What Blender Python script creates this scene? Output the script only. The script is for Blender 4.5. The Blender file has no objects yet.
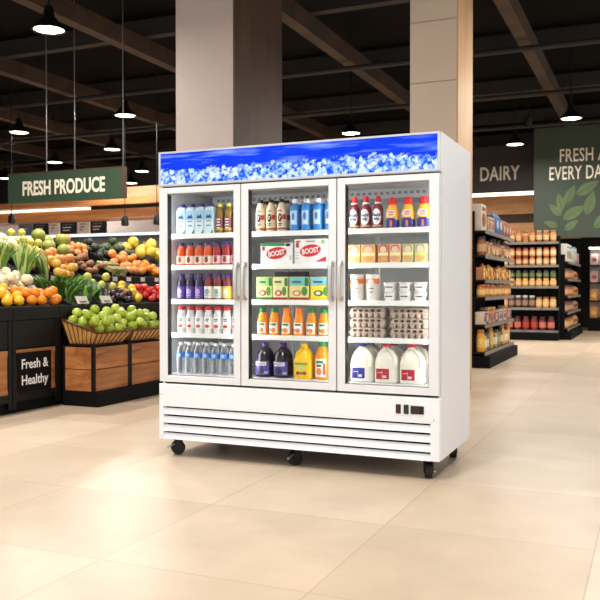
import bpy, bmesh, math, random
from math import sin, cos, pi, radians, sqrt, atan2
random.seed(7)
sc = bpy.context.scene
C = sc.collection

# ------------------------------------------------------------------ camera, world, exposure
cam_d = bpy.data.cameras.new('camera'); cam = bpy.data.objects.new('camera', cam_d); C.objects.link(cam)
cam.location = (2.9225, -4.4613, 1.0845)
cam.rotation_euler = (radians(90 - 0.91), 0, radians(23.45))
cam_d.sensor_width = 36; cam_d.lens = 819.14 / 600 * 36
cam_d.clip_start = 0.05; cam_d.clip_end = 100
cam_d.dof.use_dof = True; cam_d.dof.focus_distance = 5.05; cam_d.dof.aperture_fstop = 5.6
sc.camera = cam
sc.view_settings.view_transform = 'Standard'; sc.view_settings.look = 'None'
sc.view_settings.gamma = 1; sc.view_settings.use_curve_mapping = False
sc.view_settings.exposure = 0.06
sc.cycles.use_denoising = True
sc.cycles.max_bounces = 8; sc.cycles.transparent_max_bounces = 24
w = bpy.data.worlds.new('world'); sc.world = w; w.use_nodes = True
w.node_tree.nodes['Background'].inputs[0].default_value = (0.97, 0.985, 1.0, 1)
w.node_tree.nodes['Background'].inputs[1].default_value = 1.12
LAMP_POWER = 90
ADDED_LAMP_POWER = 72

# ------------------------------------------------------------------ materials
def lin(c):
    c = c / 255
    return c / 12.92 if c <= .04045 else ((c + .055) / 1.055) ** 2.4
def rgb(c): return (lin(c[0]), lin(c[1]), lin(c[2]), 1)
MATS = {}
def pm(name, c, rough=.5, metal=0, var=.06, scale=14, bump=0, spec=.5, trans=0, coat=0):
    """procedural principled: colour broken up by object-space noise"""
    if name in MATS: return MATS[name]
    m = bpy.data.materials.new(name); m.use_nodes = True; n = m.node_tree.nodes; l = m.node_tree.links
    b = n['Principled BSDF']
    tc = n.new('ShaderNodeTexCoord'); nz = n.new('ShaderNodeTexNoise'); nz.inputs['Scale'].default_value = scale
    nz.inputs['Detail'].default_value = 3
    l.new(tc.outputs['Object'], nz.inputs['Vector'])
    mr = n.new('ShaderNodeMapRange'); mr.inputs[1].default_value = .3; mr.inputs[2].default_value = .7
    mr.inputs[3].default_value = 1 - var; mr.inputs[4].default_value = 1 + var
    l.new(nz.outputs['Fac'], mr.inputs[0])
    mx = n.new('ShaderNodeMix'); mx.data_type = 'RGBA'; mx.blend_type = 'MULTIPLY'; mx.inputs[0].default_value = 1
    mx.inputs[6].default_value = rgb(c)
    l.new(mr.outputs[0], mx.inputs[7]); l.new(mx.outputs[2], b.inputs['Base Color'])
    b.inputs['Roughness'].default_value = rough; b.inputs['Metallic'].default_value = metal
    b.inputs['Specular IOR Level'].default_value = spec
    if trans: b.inputs['Transmission Weight'].default_value = trans
    if coat: b.inputs['Coat Weight'].default_value = coat
    if bump:
        bp = n.new('ShaderNodeBump'); bp.inputs['Strength'].default_value = bump; bp.inputs['Distance'].default_value = .01
        l.new(nz.outputs['Fac'], bp.inputs['Height']); l.new(bp.outputs['Normal'], b.inputs['Normal'])
    MATS[name] = m; return m
def emis(name, c, s):
    if name in MATS: return MATS[name]
    m = bpy.data.materials.new(name); m.use_nodes = True; n = m.node_tree.nodes; l = m.node_tree.links
    n.remove(n['Principled BSDF']); e = n.new('ShaderNodeEmission')
    e.inputs[0].default_value = rgb(c); e.inputs[1].default_value = s
    l.new(e.outputs[0], n['Material Output'].inputs[0]); MATS[name] = m; return m
def wood(name, c1, c2, stretch=(1, 1, 1), scale=6, rough=.5):
    if name in MATS: return MATS[name]
    m = bpy.data.materials.new(name); m.use_nodes = True; n = m.node_tree.nodes; l = m.node_tree.links
    b = n['Principled BSDF']; tc = n.new('ShaderNodeTexCoord'); mp = n.new('ShaderNodeMapping')
    mp.inputs['Scale'].default_value = stretch
    nz = n.new('ShaderNodeTexNoise'); nz.inputs['Scale'].default_value = scale; nz.inputs['Detail'].default_value = 5
    nz.inputs['Distortion'].default_value = .6
    cr = n.new('ShaderNodeValToRGB'); cr.color_ramp.elements[0].position = .3; cr.color_ramp.elements[1].position = .7
    cr.color_ramp.elements[0].color = rgb(c1); cr.color_ramp.elements[1].color = rgb(c2)
    l.new(tc.outputs['Object'], mp.inputs[0]); l.new(mp.outputs[0], nz.inputs['Vector'])
    l.new(nz.outputs['Fac'], cr.inputs[0]); l.new(cr.outputs[0], b.inputs['Base Color'])
    b.inputs['Roughness'].default_value = rough; MATS[name] = m; return m

white_paint = pm('white_paint', (246, 248, 252), .35, var=.01)
side_paint = pm('side_paint', (238, 238, 240), .4, var=.01)
door_paint = pm('door_paint', (234, 235, 237), .35, var=.02)
liner_mat = pm('liner', (228, 228, 228), .45, var=.02)
shelf_white = pm('shelf_white', (246, 246, 244), .4, var=.01)
gasket = pm('gasket', (34, 33, 34), .6)  # door seals; also the strips that paint gap shade and reflection
black_metal = pm('black_metal', (13, 12, 12), .5, var=.15, spec=.25)
black_matte = pm('black_matte', (10, 9, 9), .7, var=.15, spec=.15)
dark_grey = pm('dark_grey', (48, 46, 45), .6, spec=.2)
chrome = pm('brushed_steel', (214, 211, 208), .38, 1, var=.05)
rubber = pm('rubber', (18, 18, 19), .6)
silver = pm('silver_trim', (205, 205, 210), .35, .3)
cream_text = pm('cream_lettering', (240, 228, 205), .6, var=.02)
white_text = pm('white_lettering', (245, 245, 245), .6, var=.02)

def glass_mat(name='door_glass', refl=.06):
    m = bpy.data.materials.new(name); m.use_nodes = True; n = m.node_tree.nodes; l = m.node_tree.links
    n.remove(n['Principled BSDF'])
    t = n.new('ShaderNodeBsdfTransparent'); t.inputs[0].default_value = (.97, .98, .98, 1)
    g = n.new('ShaderNodeBsdfGlossy'); g.inputs['Roughness'].default_value = .03
    fr = n.new('ShaderNodeFresnel'); fr.inputs[0].default_value = 1.13
    mix = n.new('ShaderNodeMixShader')
    l.new(fr.outputs[0], mix.inputs[0]); l.new(t.outputs[0], mix.inputs[1]); l.new(g.outputs[0], mix.inputs[2])
    l.new(mix.outputs[0], n['Material Output'].inputs[0]); MATS[name] = m; return m
door_glass = glass_mat()
def clear_mat(name, tint, mixw=.3, rough=.1):
    """thin clear plastic: mostly see-through with a glossy skin"""
    m = bpy.data.materials.new(name); m.use_nodes = True; n = m.node_tree.nodes; l = m.node_tree.links
    b = n['Principled BSDF']; b.inputs['Base Color'].default_value = rgb(tint); b.inputs['Roughness'].default_value = rough
    t = n.new('ShaderNodeBsdfTransparent'); t.inputs[0].default_value = rgb(tint)
    mix = n.new('ShaderNodeMixShader')
    lw = n.new('ShaderNodeLayerWeight'); lw.inputs[0].default_value = mixw
    l.new(lw.outputs['Facing'], mix.inputs[0]); l.new(t.outputs[0], mix.inputs[1]); l.new(b.outputs[0], mix.inputs[2])
    l.new(mix.outputs[0], n['Material Output'].inputs[0]); MATS[name] = m; return m
clear_pet = clear_mat('clear_plastic', (250, 251, 252), .42)

# ------------------------------------------------------------------ mesh building
class MB:
    def __init__(s): s.v = []; s.f = []; s.m = []; s.mats = []
    def mi(s, mat):
        if mat not in s.mats: s.mats.append(mat)
        return s.mats.index(mat)
    def add(s, vs, fs, mat):
        o = len(s.v); k = s.mi(mat); s.v += [tuple(v) for v in vs]
        for f in fs: s.f.append(tuple(i + o for i in f)); s.m.append(k)
        return s
    def box(s, x0, x1, y0, y1, z0, z1, mat, c=0):
        if c <= 0:
            vs = [(x, y, z) for x in (x0, x1) for y in (y0, y1) for z in (z0, z1)]
            return s.add(vs, [(0, 1, 3, 2), (4, 6, 7, 5), (0, 4, 5, 1), (2, 3, 7, 6), (0, 2, 6, 4), (1, 5, 7, 3)], mat)
        lo = (x0, y0, z0); hi = (x1, y1, z1); vs = []; idx = {}
        for a in range(3):
            for k in range(8):
                sg = [1 if k >> j & 1 else -1 for j in range(3)]
                p = []
                for j in range(3):
                    e = hi[j] if sg[j] > 0 else lo[j]
                    p.append(e if j == a else e - sg[j] * c)
                idx[(a, tuple(sg))] = len(vs); vs.append(p)
        fs = []
        def sgn(d): return tuple(d[j] for j in range(3))
        for a in range(3):
            b, cc = [j for j in range(3) if j != a]
            for sa in (-1, 1):
                q = []
                for sb, s2 in ((-1, -1), (1, -1), (1, 1), (-1, 1)):
                    q.append(idx[(a, sgn({a: sa, b: sb, cc: s2}))])
                fs.append(q)
        for a in range(3):
            for b in range(a + 1, 3):
                cc = 3 - a - b
                for sa in (-1, 1):
                    for sb in (-1, 1):
                        k1 = sgn({a: sa, b: sb, cc: -1}); k2 = sgn({a: sa, b: sb, cc: 1})
                        fs.append((idx[(a, k1)], idx[(a, k2)], idx[(b, k2)], idx[(b, k1)]))
        for k in range(8):
            sg = tuple(1 if k >> j & 1 else -1 for j in range(3))
            fs.append((idx[(0, sg)], idx[(1, sg)], idx[(2, sg)]))
        return s.add(vs, fs, mat)
    def loft(s, secs, mat, seg=24, capb=True, capt=True):
        """secs: (z, rx, ry, power, cx, cy); power 2 round, larger squarer"""
        vs = []; fs = []
        for q in secs:
            z, rx, ry, p = q[:4]; cx, cy = (q[4], q[5]) if len(q) > 4 else (0, 0)
            for i in range(seg):
                a = 2 * pi * (i + .5) / seg; ca, sa = cos(a), sin(a)
                vs.append((cx + rx * math.copysign(abs(ca) ** (2 / p), ca), cy + ry * math.copysign(abs(sa) ** (2 / p), sa), z))
        for k in range(len(secs) - 1):
            for i in range(seg):
                j = (i + 1) % seg
                fs.append((k * seg + i, k * seg + j, (k + 1) * seg + j, (k + 1) * seg + i))
        if capb: fs.append(tuple(range(seg))[::-1])
        if capt: fs.append(tuple((len(secs) - 1) * seg + i for i in range(seg)))
        return s.add(vs, fs, mat)
    def lathe(s, prof, mat, seg=20, cx=0, cy=0, capb=True, capt=True):
        return s.loft([(z, r, r, 2, cx, cy) for r, z in prof], mat, seg, capb, capt)
    def prism(s, pts, axis, d0, d1, mat):
        """2D polygon extruded along an axis; pts in the other two axes' order"""
        n = len(pts); vs = []
        for d in (d0, d1):
            for p in pts:
                q = list(p); q.insert(axis, d); vs.append(q)
        fs = [tuple(range(n)), tuple(range(n, 2 * n))[::-1]] + [(i, (i + 1) % n, n + (i + 1) % n, n + i) for i in range(n)]
        return s.add(vs, fs, mat)
    def tube(s, pts, r, mat, seg=8, flat=1):
        """tube along points; r number or list"""
        import mathutils as mu
        P = [mu.Vector(p) for p in pts]; n = len(P); R = r if isinstance(r, (list, tuple)) else [r] * n
        vs = []; fs = []; ref = None
        for i in range(n):
            t = (P[min(i + 1, n - 1)] - P[max(i - 1, 0)]).normalized()
            if ref is None:
                ref = mu.Vector((0, 0, 1)) if abs(t.z) < .9 else mu.Vector((1, 0, 0))
            u = (ref - t * ref.dot(t)).normalized(); ref = u; q = t.cross(u)
            for k in range(seg):
                a = 2 * pi * k / seg
                vs.append(P[i] + (u * cos(a) * flat + q * sin(a)) * R[i])
        for i in range(n - 1):
            for k in range(seg):
                j = (k + 1) % seg
                fs.append((i * seg + k, i * seg + j, (i + 1) * seg + j, (i + 1) * seg + k))
        fs.append(tuple(range(seg))[::-1]); fs.append(tuple((n - 1) * seg + k for k in range(seg)))
        return s.add(vs, fs, mat)
    def arc(s, r, z0, z1, a0, a1, mat, th=.0008, n=8, cx=0, cy=0):
        """thin curved patch wrapped round a bottle; angle 0 faces -Y"""
        vs = []; fs = []
        for i in range(n + 1):
            a = a0 + (a1 - a0) * i / n
            for rr in (r, r + th):
                for z in (z0, z1): vs.append((cx + rr * sin(a), cy - rr * cos(a), z))
        for i in range(n):
            o = 4 * i
            fs += [(o + 2, o + 6, o + 7, o + 3), (o, o + 1, o + 5, o + 4), (o + 1, o + 3, o + 7, o + 5), (o, o + 4, o + 6, o + 2)]
        fs += [(0, 2, 3, 1), (4 * n, 4 * n + 1, 4 * n + 3, 4 * n + 2)]
        return s.add(vs, fs, mat)
    def arc_oval(s, r, zc, hz, ha, mat, th=.001, n=20, a0=0, rings=5):
        vs = [((r + th) * sin(a0), -(r + th) * cos(a0), zc)]
        for k in range(1, rings + 2):
            f = min(k, rings) / rings; rr = r + th if k <= rings else r * .97
            for i in range(n):
                t = 2 * pi * i / n; a = a0 + f * ha * cos(t)
                vs.append((rr * sin(a), -rr * cos(a), zc + f * hz * sin(t)))
        fs = [(0, 1 + i, 1 + (i + 1) % n) for i in range(n)]
        for k in range(rings):
            o = 1 + k * n; fs += [(o + i, o + n + i, o + n + (i + 1) % n, o + (i + 1) % n) for i in range(n)]
        return s.add(vs, fs, mat)
    def oval_y(s, xc, zc, rx, rz, y, mat, th=.0012, tilt=0, n=24):
        pts = []
        for i in range(n):
            t = 2 * pi * i / n; x, z = rx * cos(t), rz * sin(t)
            pts.append((xc + x * cos(tilt) - z * sin(tilt), zc + x * sin(tilt) + z * cos(tilt)))
        return s.prism(pts, 1, y - th, y, mat)
    def text(s, txt, size, mat, fn, bold=0.0, sx=1.0, depth=.002, align='CENTER', space=1.0):
        vs, fs = text_geo(txt, size, bold, sx, depth, align, space)
        return s.add([fn(*v) for v in vs], fs, mat)
    def mesh(s, name, smooth=True, ang=38):
        me = bpy.data.meshes.new(name); me.from_pydata(s.v, [], s.f)
        for m in s.mats: me.materials.append(m)
        me.polygons.foreach_set('material_index', s.m)
        bm = bmesh.new(); bm.from_mesh(me); bmesh.ops.recalc_face_normals(bm, faces=bm.faces); bm.to_mesh(me); bm.free()
        if smooth:
            me.shade_smooth(); me.set_sharp_from_angle(angle=radians(ang))
        me.update(); return me
    def build(s, name, parent=None, smooth=True, ang=38):
        return link(name, s.mesh(name, smooth, ang), parent)
TXT = {}
def text_geo(txt, size, bold, sx, depth, align, space):
    key = (txt, size, bold, sx, depth, align, space)
    if key in TXT: return TXT[key]
    cu = bpy.data.curves.new('t', 'FONT'); cu.body = txt; cu.size = size; cu.offset = bold; cu.align_x = align
    cu.extrude = depth / 2; cu.resolution_u = 3; cu.space_character = space; cu.fill_mode = 'BOTH'
    ob = bpy.data.objects.new('t', cu); C.objects.link(ob)
    dg = bpy.context.evaluated_depsgraph_get(); dg.update()
    me = bpy.data.meshes.new_from_object(ob.evaluated_get(dg))
    vs = [(v.co.x * sx, v.co.y, v.co.z) for v in me.vertices]; fs = [tuple(p.vertices) for p in me.polygons]
    bpy.data.objects.remove(ob); bpy.data.curves.remove(cu); bpy.data.meshes.remove(me)
    TXT[key] = (vs, fs); return TXT[key]
def link(name, me, parent=None):
    o = bpy.data.objects.new(name, me); C.objects.link(o)
    if parent: o.parent = parent
    return o
def tag(o, label=None, cat=None, group=None, kind=None):
    if label: o['label'] = label
    if cat: o['category'] = cat
    if group: o['group'] = group
    if kind: o['kind'] = kind
    return o
def thing(name, label, cat, loc=(0, 0, 0), rz=0, group=None):
    o = bpy.data.objects.new(name, None); C.objects.link(o); o.location = loc; o.rotation_euler = (0, 0, rz)
    o.empty_display_size = .05
    return tag(o, label, cat, group)
def place(spec, label, loc, rz=0, group=None, tilt=None):
    """spec: dict(name, cat, parts=[(name, mesh, [(sub, mesh)])]) or dict(name, cat, mesh)"""
    if 'mesh' in spec:
        o = link(spec['name'], spec['mesh'])
        o.location = loc; o.rotation_euler = tilt or (0, 0, rz)
        return tag(o, label, spec['cat'], group)
    t = thing(spec['name'], label, spec['cat'], loc, rz, group)
    if tilt: t.rotation_euler = tilt
    for nm, me, subs in spec['parts']:
        p = link(nm, me, t)
        for sn, sm in subs: link(sn, sm, p)
    return t
def struct(name, mb, smooth=False):
    o = mb.build(name, None, smooth); o['kind'] = 'structure'; return o
ORD = ['first', 'second', 'third', 'fourth', 'fifth', 'sixth', 'seventh', 'eighth', 'ninth', 'tenth', 'eleventh', 'twelfth',
       'thirteenth', 'fourteenth', 'fifteenth', 'sixteenth', 'seventeenth', 'eighteenth', 'nineteenth', 'twentieth',
       'twenty-first', 'twenty-second', 'twenty-third', 'twenty-fourth', 'twenty-fifth', 'twenty-sixth', 'twenty-seventh',
       'twenty-eighth', 'twenty-ninth', 'thirtieth'] + ['%dth' % k for k in range(31, 90)]
def front(y):                       # text facing -Y with its back at y
    return lambda xc, zc: (lambda u, v, d: (xc + u, y - .0006 - (d if d > 0 else 0), zc + v))
def wrap(r, zc, a0=0):              # text wrapped on a round bottle
    return lambda u, v, d: ((r + .0012 + d) * sin(a0 + u / r), -(r + .0012 + d) * cos(a0 + u / r), zc + v)

# ------------------------------------------------------------------ setting
def floor_mat():
    m = bpy.data.materials.new('stone_floor'); m.use_nodes = True; n = m.node_tree.nodes; l = m.node_tree.links
    b = n['Principled BSDF']; tc = n.new('ShaderNodeTexCoord')
    br = n.new('ShaderNodeTexBrick'); br.offset = 0; br.inputs['Scale'].default_value = 1
    br.inputs['Brick Width'].default_value = .9; br.inputs['Row Height'].default_value = .9
    br.inputs['Mortar Size'].default_value = .004; br.inputs['Mortar Smooth'].default_value = .2
    br.inputs['Color1'].default_value = rgb((222, 200, 174)); br.inputs['Color2'].default_value = rgb((209, 185, 158))
    br.inputs['Mortar'].default_value = rgb((194, 169, 143))
    l.new(tc.outputs['Object'], br.inputs['Vector'])
    nz = n.new('ShaderNodeTexNoise'); nz.inputs['Scale'].default_value = 2.2; nz.inputs['Detail'].default_value = 6
    nz.inputs['Roughness'].default_value = .65
    l.new(tc.outputs['Object'], nz.inputs['Vector'])
    mr = n.new('ShaderNodeMapRange'); mr.inputs[1].default_value = .3; mr.inputs[2].default_value = .7
    mr.inputs[3].default_value = .9; mr.inputs[4].default_value = 1.07
    l.new(nz.outputs['Fac'], mr.inputs[0])
    mx = n.new('ShaderNodeMix'); mx.data_type = 'RGBA'; mx.blend_type = 'MULTIPLY'; mx.inputs[0].default_value = 1
    l.new(br.outputs['Color'], mx.inputs[6]); l.new(mr.outputs[0], mx.inputs[7]); l.new(mx.outputs[2], b.inputs['Base Color'])
    b.inputs['Roughness'].default_value = .36; b.inputs['Specular IOR Level'].default_value = .36
    return m
struct('floor', MB().box(-22, 9, -9, 19, -.1, 0, floor_mat()))
ceil_dark = pm('ceiling_dark', (14, 12, 11), .9, var=.2, scale=2, spec=.1)
struct('ceiling', MB().box(-22, 9, -9, 19, 5.3, 5.4, ceil_dark))
struct('wall_back', MB().box(-22, 9, 18.6, 18.8, 0, 5.3, pm('back_wall', (52, 43, 36), .8, var=.1, scale=1)))
struct('wall_left', MB().box(-21, -20.8, -9, 18.6, 0, 5.3, pm('left_wall', (70, 58, 48), .8, var=.1, scale=1)))
beam_m = wood('beam_brown', (44, 31, 21), (72, 52, 35), (1, 1, 1), 2, .7)
steel_m = pm('roof_steel', (34, 28, 24), .7, var=.2, scale=3)
k = 1
for x in (-18.5, -15.7, -12.9, -10.1, -7.3, -4.5, -1.7, 1.1):
    struct('trim_%d' % k, MB().box(x - .09, x + .09, -2, 18.5, 4.72, 4.98, beam_m)); k += 1
for y in (6.4, 9.4, 12.4, 15.4):
    struct('trim_%d' % k, MB().box(-20.5, 4, y - .08, y + .08, 4.98, 5.24, steel_m)); k += 1
for y in (8.0, 11.0, 14.0, 17.0):
    struct('trim_%d' % k, MB().tube([(-20.5, y, 4.6), (4, y, 4.6)], .045, steel_m, 8)); k += 1

# columns
plaster = pm('column_plaster', (206, 188, 180), .7, var=.03, scale=3)
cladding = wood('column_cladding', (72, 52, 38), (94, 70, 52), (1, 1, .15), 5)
panel_stone = pm('column_panel', (208, 186, 164), .6, var=.03, scale=3)
panel_tan = wood('column_tan', (196, 152, 106), (216, 174, 128), (1, 1, .2), 4)
b = MB().box(-2.058, -1.33, 3.5, 4.73, 0, 5.3, plaster)
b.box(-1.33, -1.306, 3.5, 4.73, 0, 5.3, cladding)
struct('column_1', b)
b = MB().box(.666, 1.13, 3.5, 4.17, 0, 5.3, panel_stone)
for z in (.65, 1.3, 1.95, 2.5, 3.1, 3.7):
    b.box(.666, 1.13, 3.497, 3.5, z, z + .012, pm('panel_joint', (168, 146, 124), .7))
b.box(1.13, 1.148, 3.5, 4.187, 0, 5.3, panel_tan)
struct('column_2', b)

# ------------------------------------------------------------------ lamps
glow = emis('lamp_glow', (255, 240, 215), 14)
_shade = MB(); _shade.lathe([(.02, .30), (.05, .28), (.07, .16), (.19, .03), (.2, 0), (.185, 0), (.06, .14), (.03, .25)], black_metal, 20)
SHADE = _shade.mesh('lamp_shade')
BULB = MB().lathe([(.03, .13), (.1, .1), (.172, .03), (.172, .015), (.1, .004), (.02, 0)], glow, 20).mesh('bulb')
LAMPS = [(-8.457, 8.032, 'above the left end of the fresh produce sign'), (-5.629, 7.541, 'highest one, above the right end of the produce sign'),
         (-7.992, 10.374, 'straight above the right end of the produce sign'), (-9.343, 13.49, 'right of the produce sign, upper of two'),
         (-11.023, 15.4, 'right of the produce sign, lower of two'), (-10.387, 11.365, 'above the middle of the produce sign'),
         (-13.607, 13.132, 'at the far left behind the produce sign'), (-2.565, 10.7, 'seen over the blue header of the refrigerator'),
         (.187, 13.24, 'in front of the dairy fascia'), (1.522, 10.921, 'above the green wall sign')]
def lamp(x, y, where, power, z=4.08):
    t = thing('pendant_lamp', 'black dome pendant lamp glowing white, ' + where, 'lamp', (x, y, z), 0, 'pendant lamps under the dark roof')
    link('lamp_shade', SHADE, t); link('bulb', BULB, t)
    MB().tube([(0, 0, .3), (0, 0, 5.3 - z)], .012, black_metal, 6).build('rod', t)
    ld = bpy.data.lights.new('lamp_light', 'AREA'); ld.shape = 'DISK'; ld.size = .3; ld.energy = power; ld.color = (1, .965, .91)
    lo = bpy.data.objects.new('lamp_light', ld); C.objects.link(lo); lo.parent = t; lo.location = (0, 0, -.02)
for x, y, wh in LAMPS: lamp(x, y, wh, LAMP_POWER)
for x, y, wh in [(-3.6, 3.2, 'added over the produce bank, above the frame'), (-2.2, -.6, 'added over the near end of the produce stand'),  # added lamps, mostly out of view, to light the refrigerator, aisles and produce
                 (1.2, -2.4, 'added over the floor in front of the refrigerator'), (3.6, -1.6, 'added over the aisle right of the refrigerator'),
                 (3.1, 4.2, 'added over the aisle beside the shelves'), (2.6, 8.3, 'added over the aisle by the far shelves'),
                 (-3.4, 7.2, 'added over the back of the produce bank'), (3.4, 13.5, 'added over the aisle before the cooler'),
                 (-1.5, -5, 'added over the aisle behind the viewer')]:
    lamp(x, y, wh, ADDED_LAMP_POWER * (1.9 if x < -2 else 1))

# ------------------------------------------------------------------ hanging signs
green_sign = pm('sign_green', (44, 66, 44), .6, var=.06, scale=1.5)
brown_edge = pm('sign_edge', (74, 52, 36), .6)
t = thing('hanging_sign', 'long green hanging sign reading FRESH PRODUCE above the fruit stands', 'sign', (-4.88, 5.04, 2.32))
MB().box(-1.03, 1.0, -.04, .04, 0, .425, green_sign).build('board', t, False)
b = MB().box(-1.03, 1.03, -.045, .045, .425, .44, brown_edge); b.box(1.0, 1.03, -.045, .045, 0, .425, brown_edge); b.build('frame', t, False)
MB().text('FRESH PRODUCE', .285, cream_text, lambda u, v, d: (-.02 + u, -.041 - max(d, 0), .112 + v), bold=.008, sx=.68, depth=.006).build('lettering', t, False)
wire_m = pm('sign_wire', (150, 145, 140), .4, .8)
for x in (-.34, .167, 1.0):
    MB().tube([(x, 0, .44), (x, 0, 2.98)], .007, wire_m, 6).build('wire', t)

wall_green = pm('wall_sign_green', (56, 64, 52), .7, var=.08, scale=1)
leaf_green = pm('sign_leaf', (86, 104, 66), .7, var=.1, scale=2)
leaf_vein = pm('sign_leaf_vein', (70, 86, 54), .7)
t = thing('wall_sign', 'big dark green sign reading FRESH AND EVERY DAY with leaf print', 'sign', (.341, 15.0, 2.2))
MB().box(0, 2.9, 0, .1, 0, 2.52, wall_green).build('board', t, False)
b = MB()
b.text('FRESH AND', .42, cream_text, lambda u, v, d: (.555 + u, -.001 - max(d, 0), 1.72 + v), bold=.003, sx=.63, depth=.006, align='LEFT', space=1.04)
b.build('lettering', t, False); b = MB()
b.text('EVERY DAY', .43, cream_text, lambda u, v, d: (.33 + u, -.001 - max(d, 0), 1.32 + v), bold=.003, sx=.575, depth=.006, align='LEFT', space=1.04)
b.build('lettering', t, False)
def leaf_pts(x0, z0, x1, z1, wd, n=9):
    dx, dz = x1 - x0, z1 - z0; L = math.hypot(dx, dz); ux, uz = dx / L, dz / L; a = []; c = []
    for i in range(n + 1):
        tt = i / n; h = wd * sin(pi * tt ** .8) * L
        a.append((x0 + dx * tt - uz * h, z0 + dz * tt + ux * h)); c.append((x0 + dx * tt + uz * h, z0 + dz * tt - ux * h))
    return a + c[::-1][1:-1]
for i, (x0, z0, x1, z1) in enumerate([(.62, .50, .34, .78), (.64, .59, .54, 1.03), (.69, .73, .90, 1.19), (.93, .96, 1.42, 1.26), (.64, .42, 1.14, .72), (1.15, .50, 1.31, 1.05),
                       (.54, .26, .22, .38), (.68, .17, .98, .40), (1.3, .2, 1.75, .6), (1.45, .75, 1.95, 1.1)]):
    lf = MB().prism(leaf_pts(x0, z0, x1, z1, .21), 1, -.004 - i * .0006, 0, leaf_green)
    ln = math.hypot(x1 - x0, z1 - z0); ux, uz = (x1 - x0) / ln, (z1 - z0) / ln
    lf.prism([(x0 - uz * .012, z0 + ux * .012), (x1, z1), (x0 + uz * .012, z0 - ux * .012)], 1, -.012, -.004, leaf_vein)
    lf.build('printed_leaf', t, False)
MB().tube([(.58, -.004, 0), (.60, -.004, .3), (.68, -.004, .7), (.94, -.004, 1.0)], .012, leaf_vein, 6).build('printed_stem', t)

t = thing('dairy_fascia', 'dark hanging fascia reading DAIRY with a light strip beneath', 'sign', (-1.55, 15.6, 3.36))
MB().box(-.3, 2.35, 0, .35, 0, 1.12, pm('fascia_dark', (40, 34, 31), .7, var=.08, scale=2)).build('board', t, False)
MB().text('DAIRY', .47, pm('dairy_lettering', (205, 188, 168), .6), lambda u, v, d: (.53 + u, -.001 - max(d, 0), .30 + v), bold=.007, sx=.68, depth=.006, align='LEFT', space=1.04).build('lettering', t, False)
for x in (.2, 1.9): MB().tube([(x, .17, 1.12), (x, .17, 1.94)], .02, black_metal, 6).build('hanger_rod', t)
MB().box(-.3, 2.35, .02, .2, -.06, 0, emis('strip_glow', (255, 238, 214), 4)).build('light_strip', t, False)
b = MB(); wd = wood('dairy_wood', (190, 132, 80), (222, 166, 110), (.3, 1, 2), 5)
b.box(-2.6, 1.2, 17.0, 17.2, 2.95, 3.62, wd); b.box(-2.6, 1.2, 17.0, 17.2, 2.3, 2.72, wd)
b.box(-2.6, 1.2, 17.08, 17.2, 2.72, 2.95, pm('wood_gap', (72, 50, 34), .7)); b.box(-2.6, 1.2, 17.08, 17.2, 0, 2.3, black_matte)
tag(b.build('wood_panelling', None, False), 'warm wooden wall panelling below the dairy fascia', 'panelling')
t = thing('track_light', 'small black spotlight hanging beside the green wall sign', 'lamp', (.55, 12.6, 4.3))
MB().lathe([(.06, 0), (.07, .02), (.07, .2), (.03, .24)], black_metal, 14).build('housing', t)
MB().tube([(0, 0, .23), (0, 0, 1.0)], .015, black_metal, 6).build('rod', t)

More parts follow.
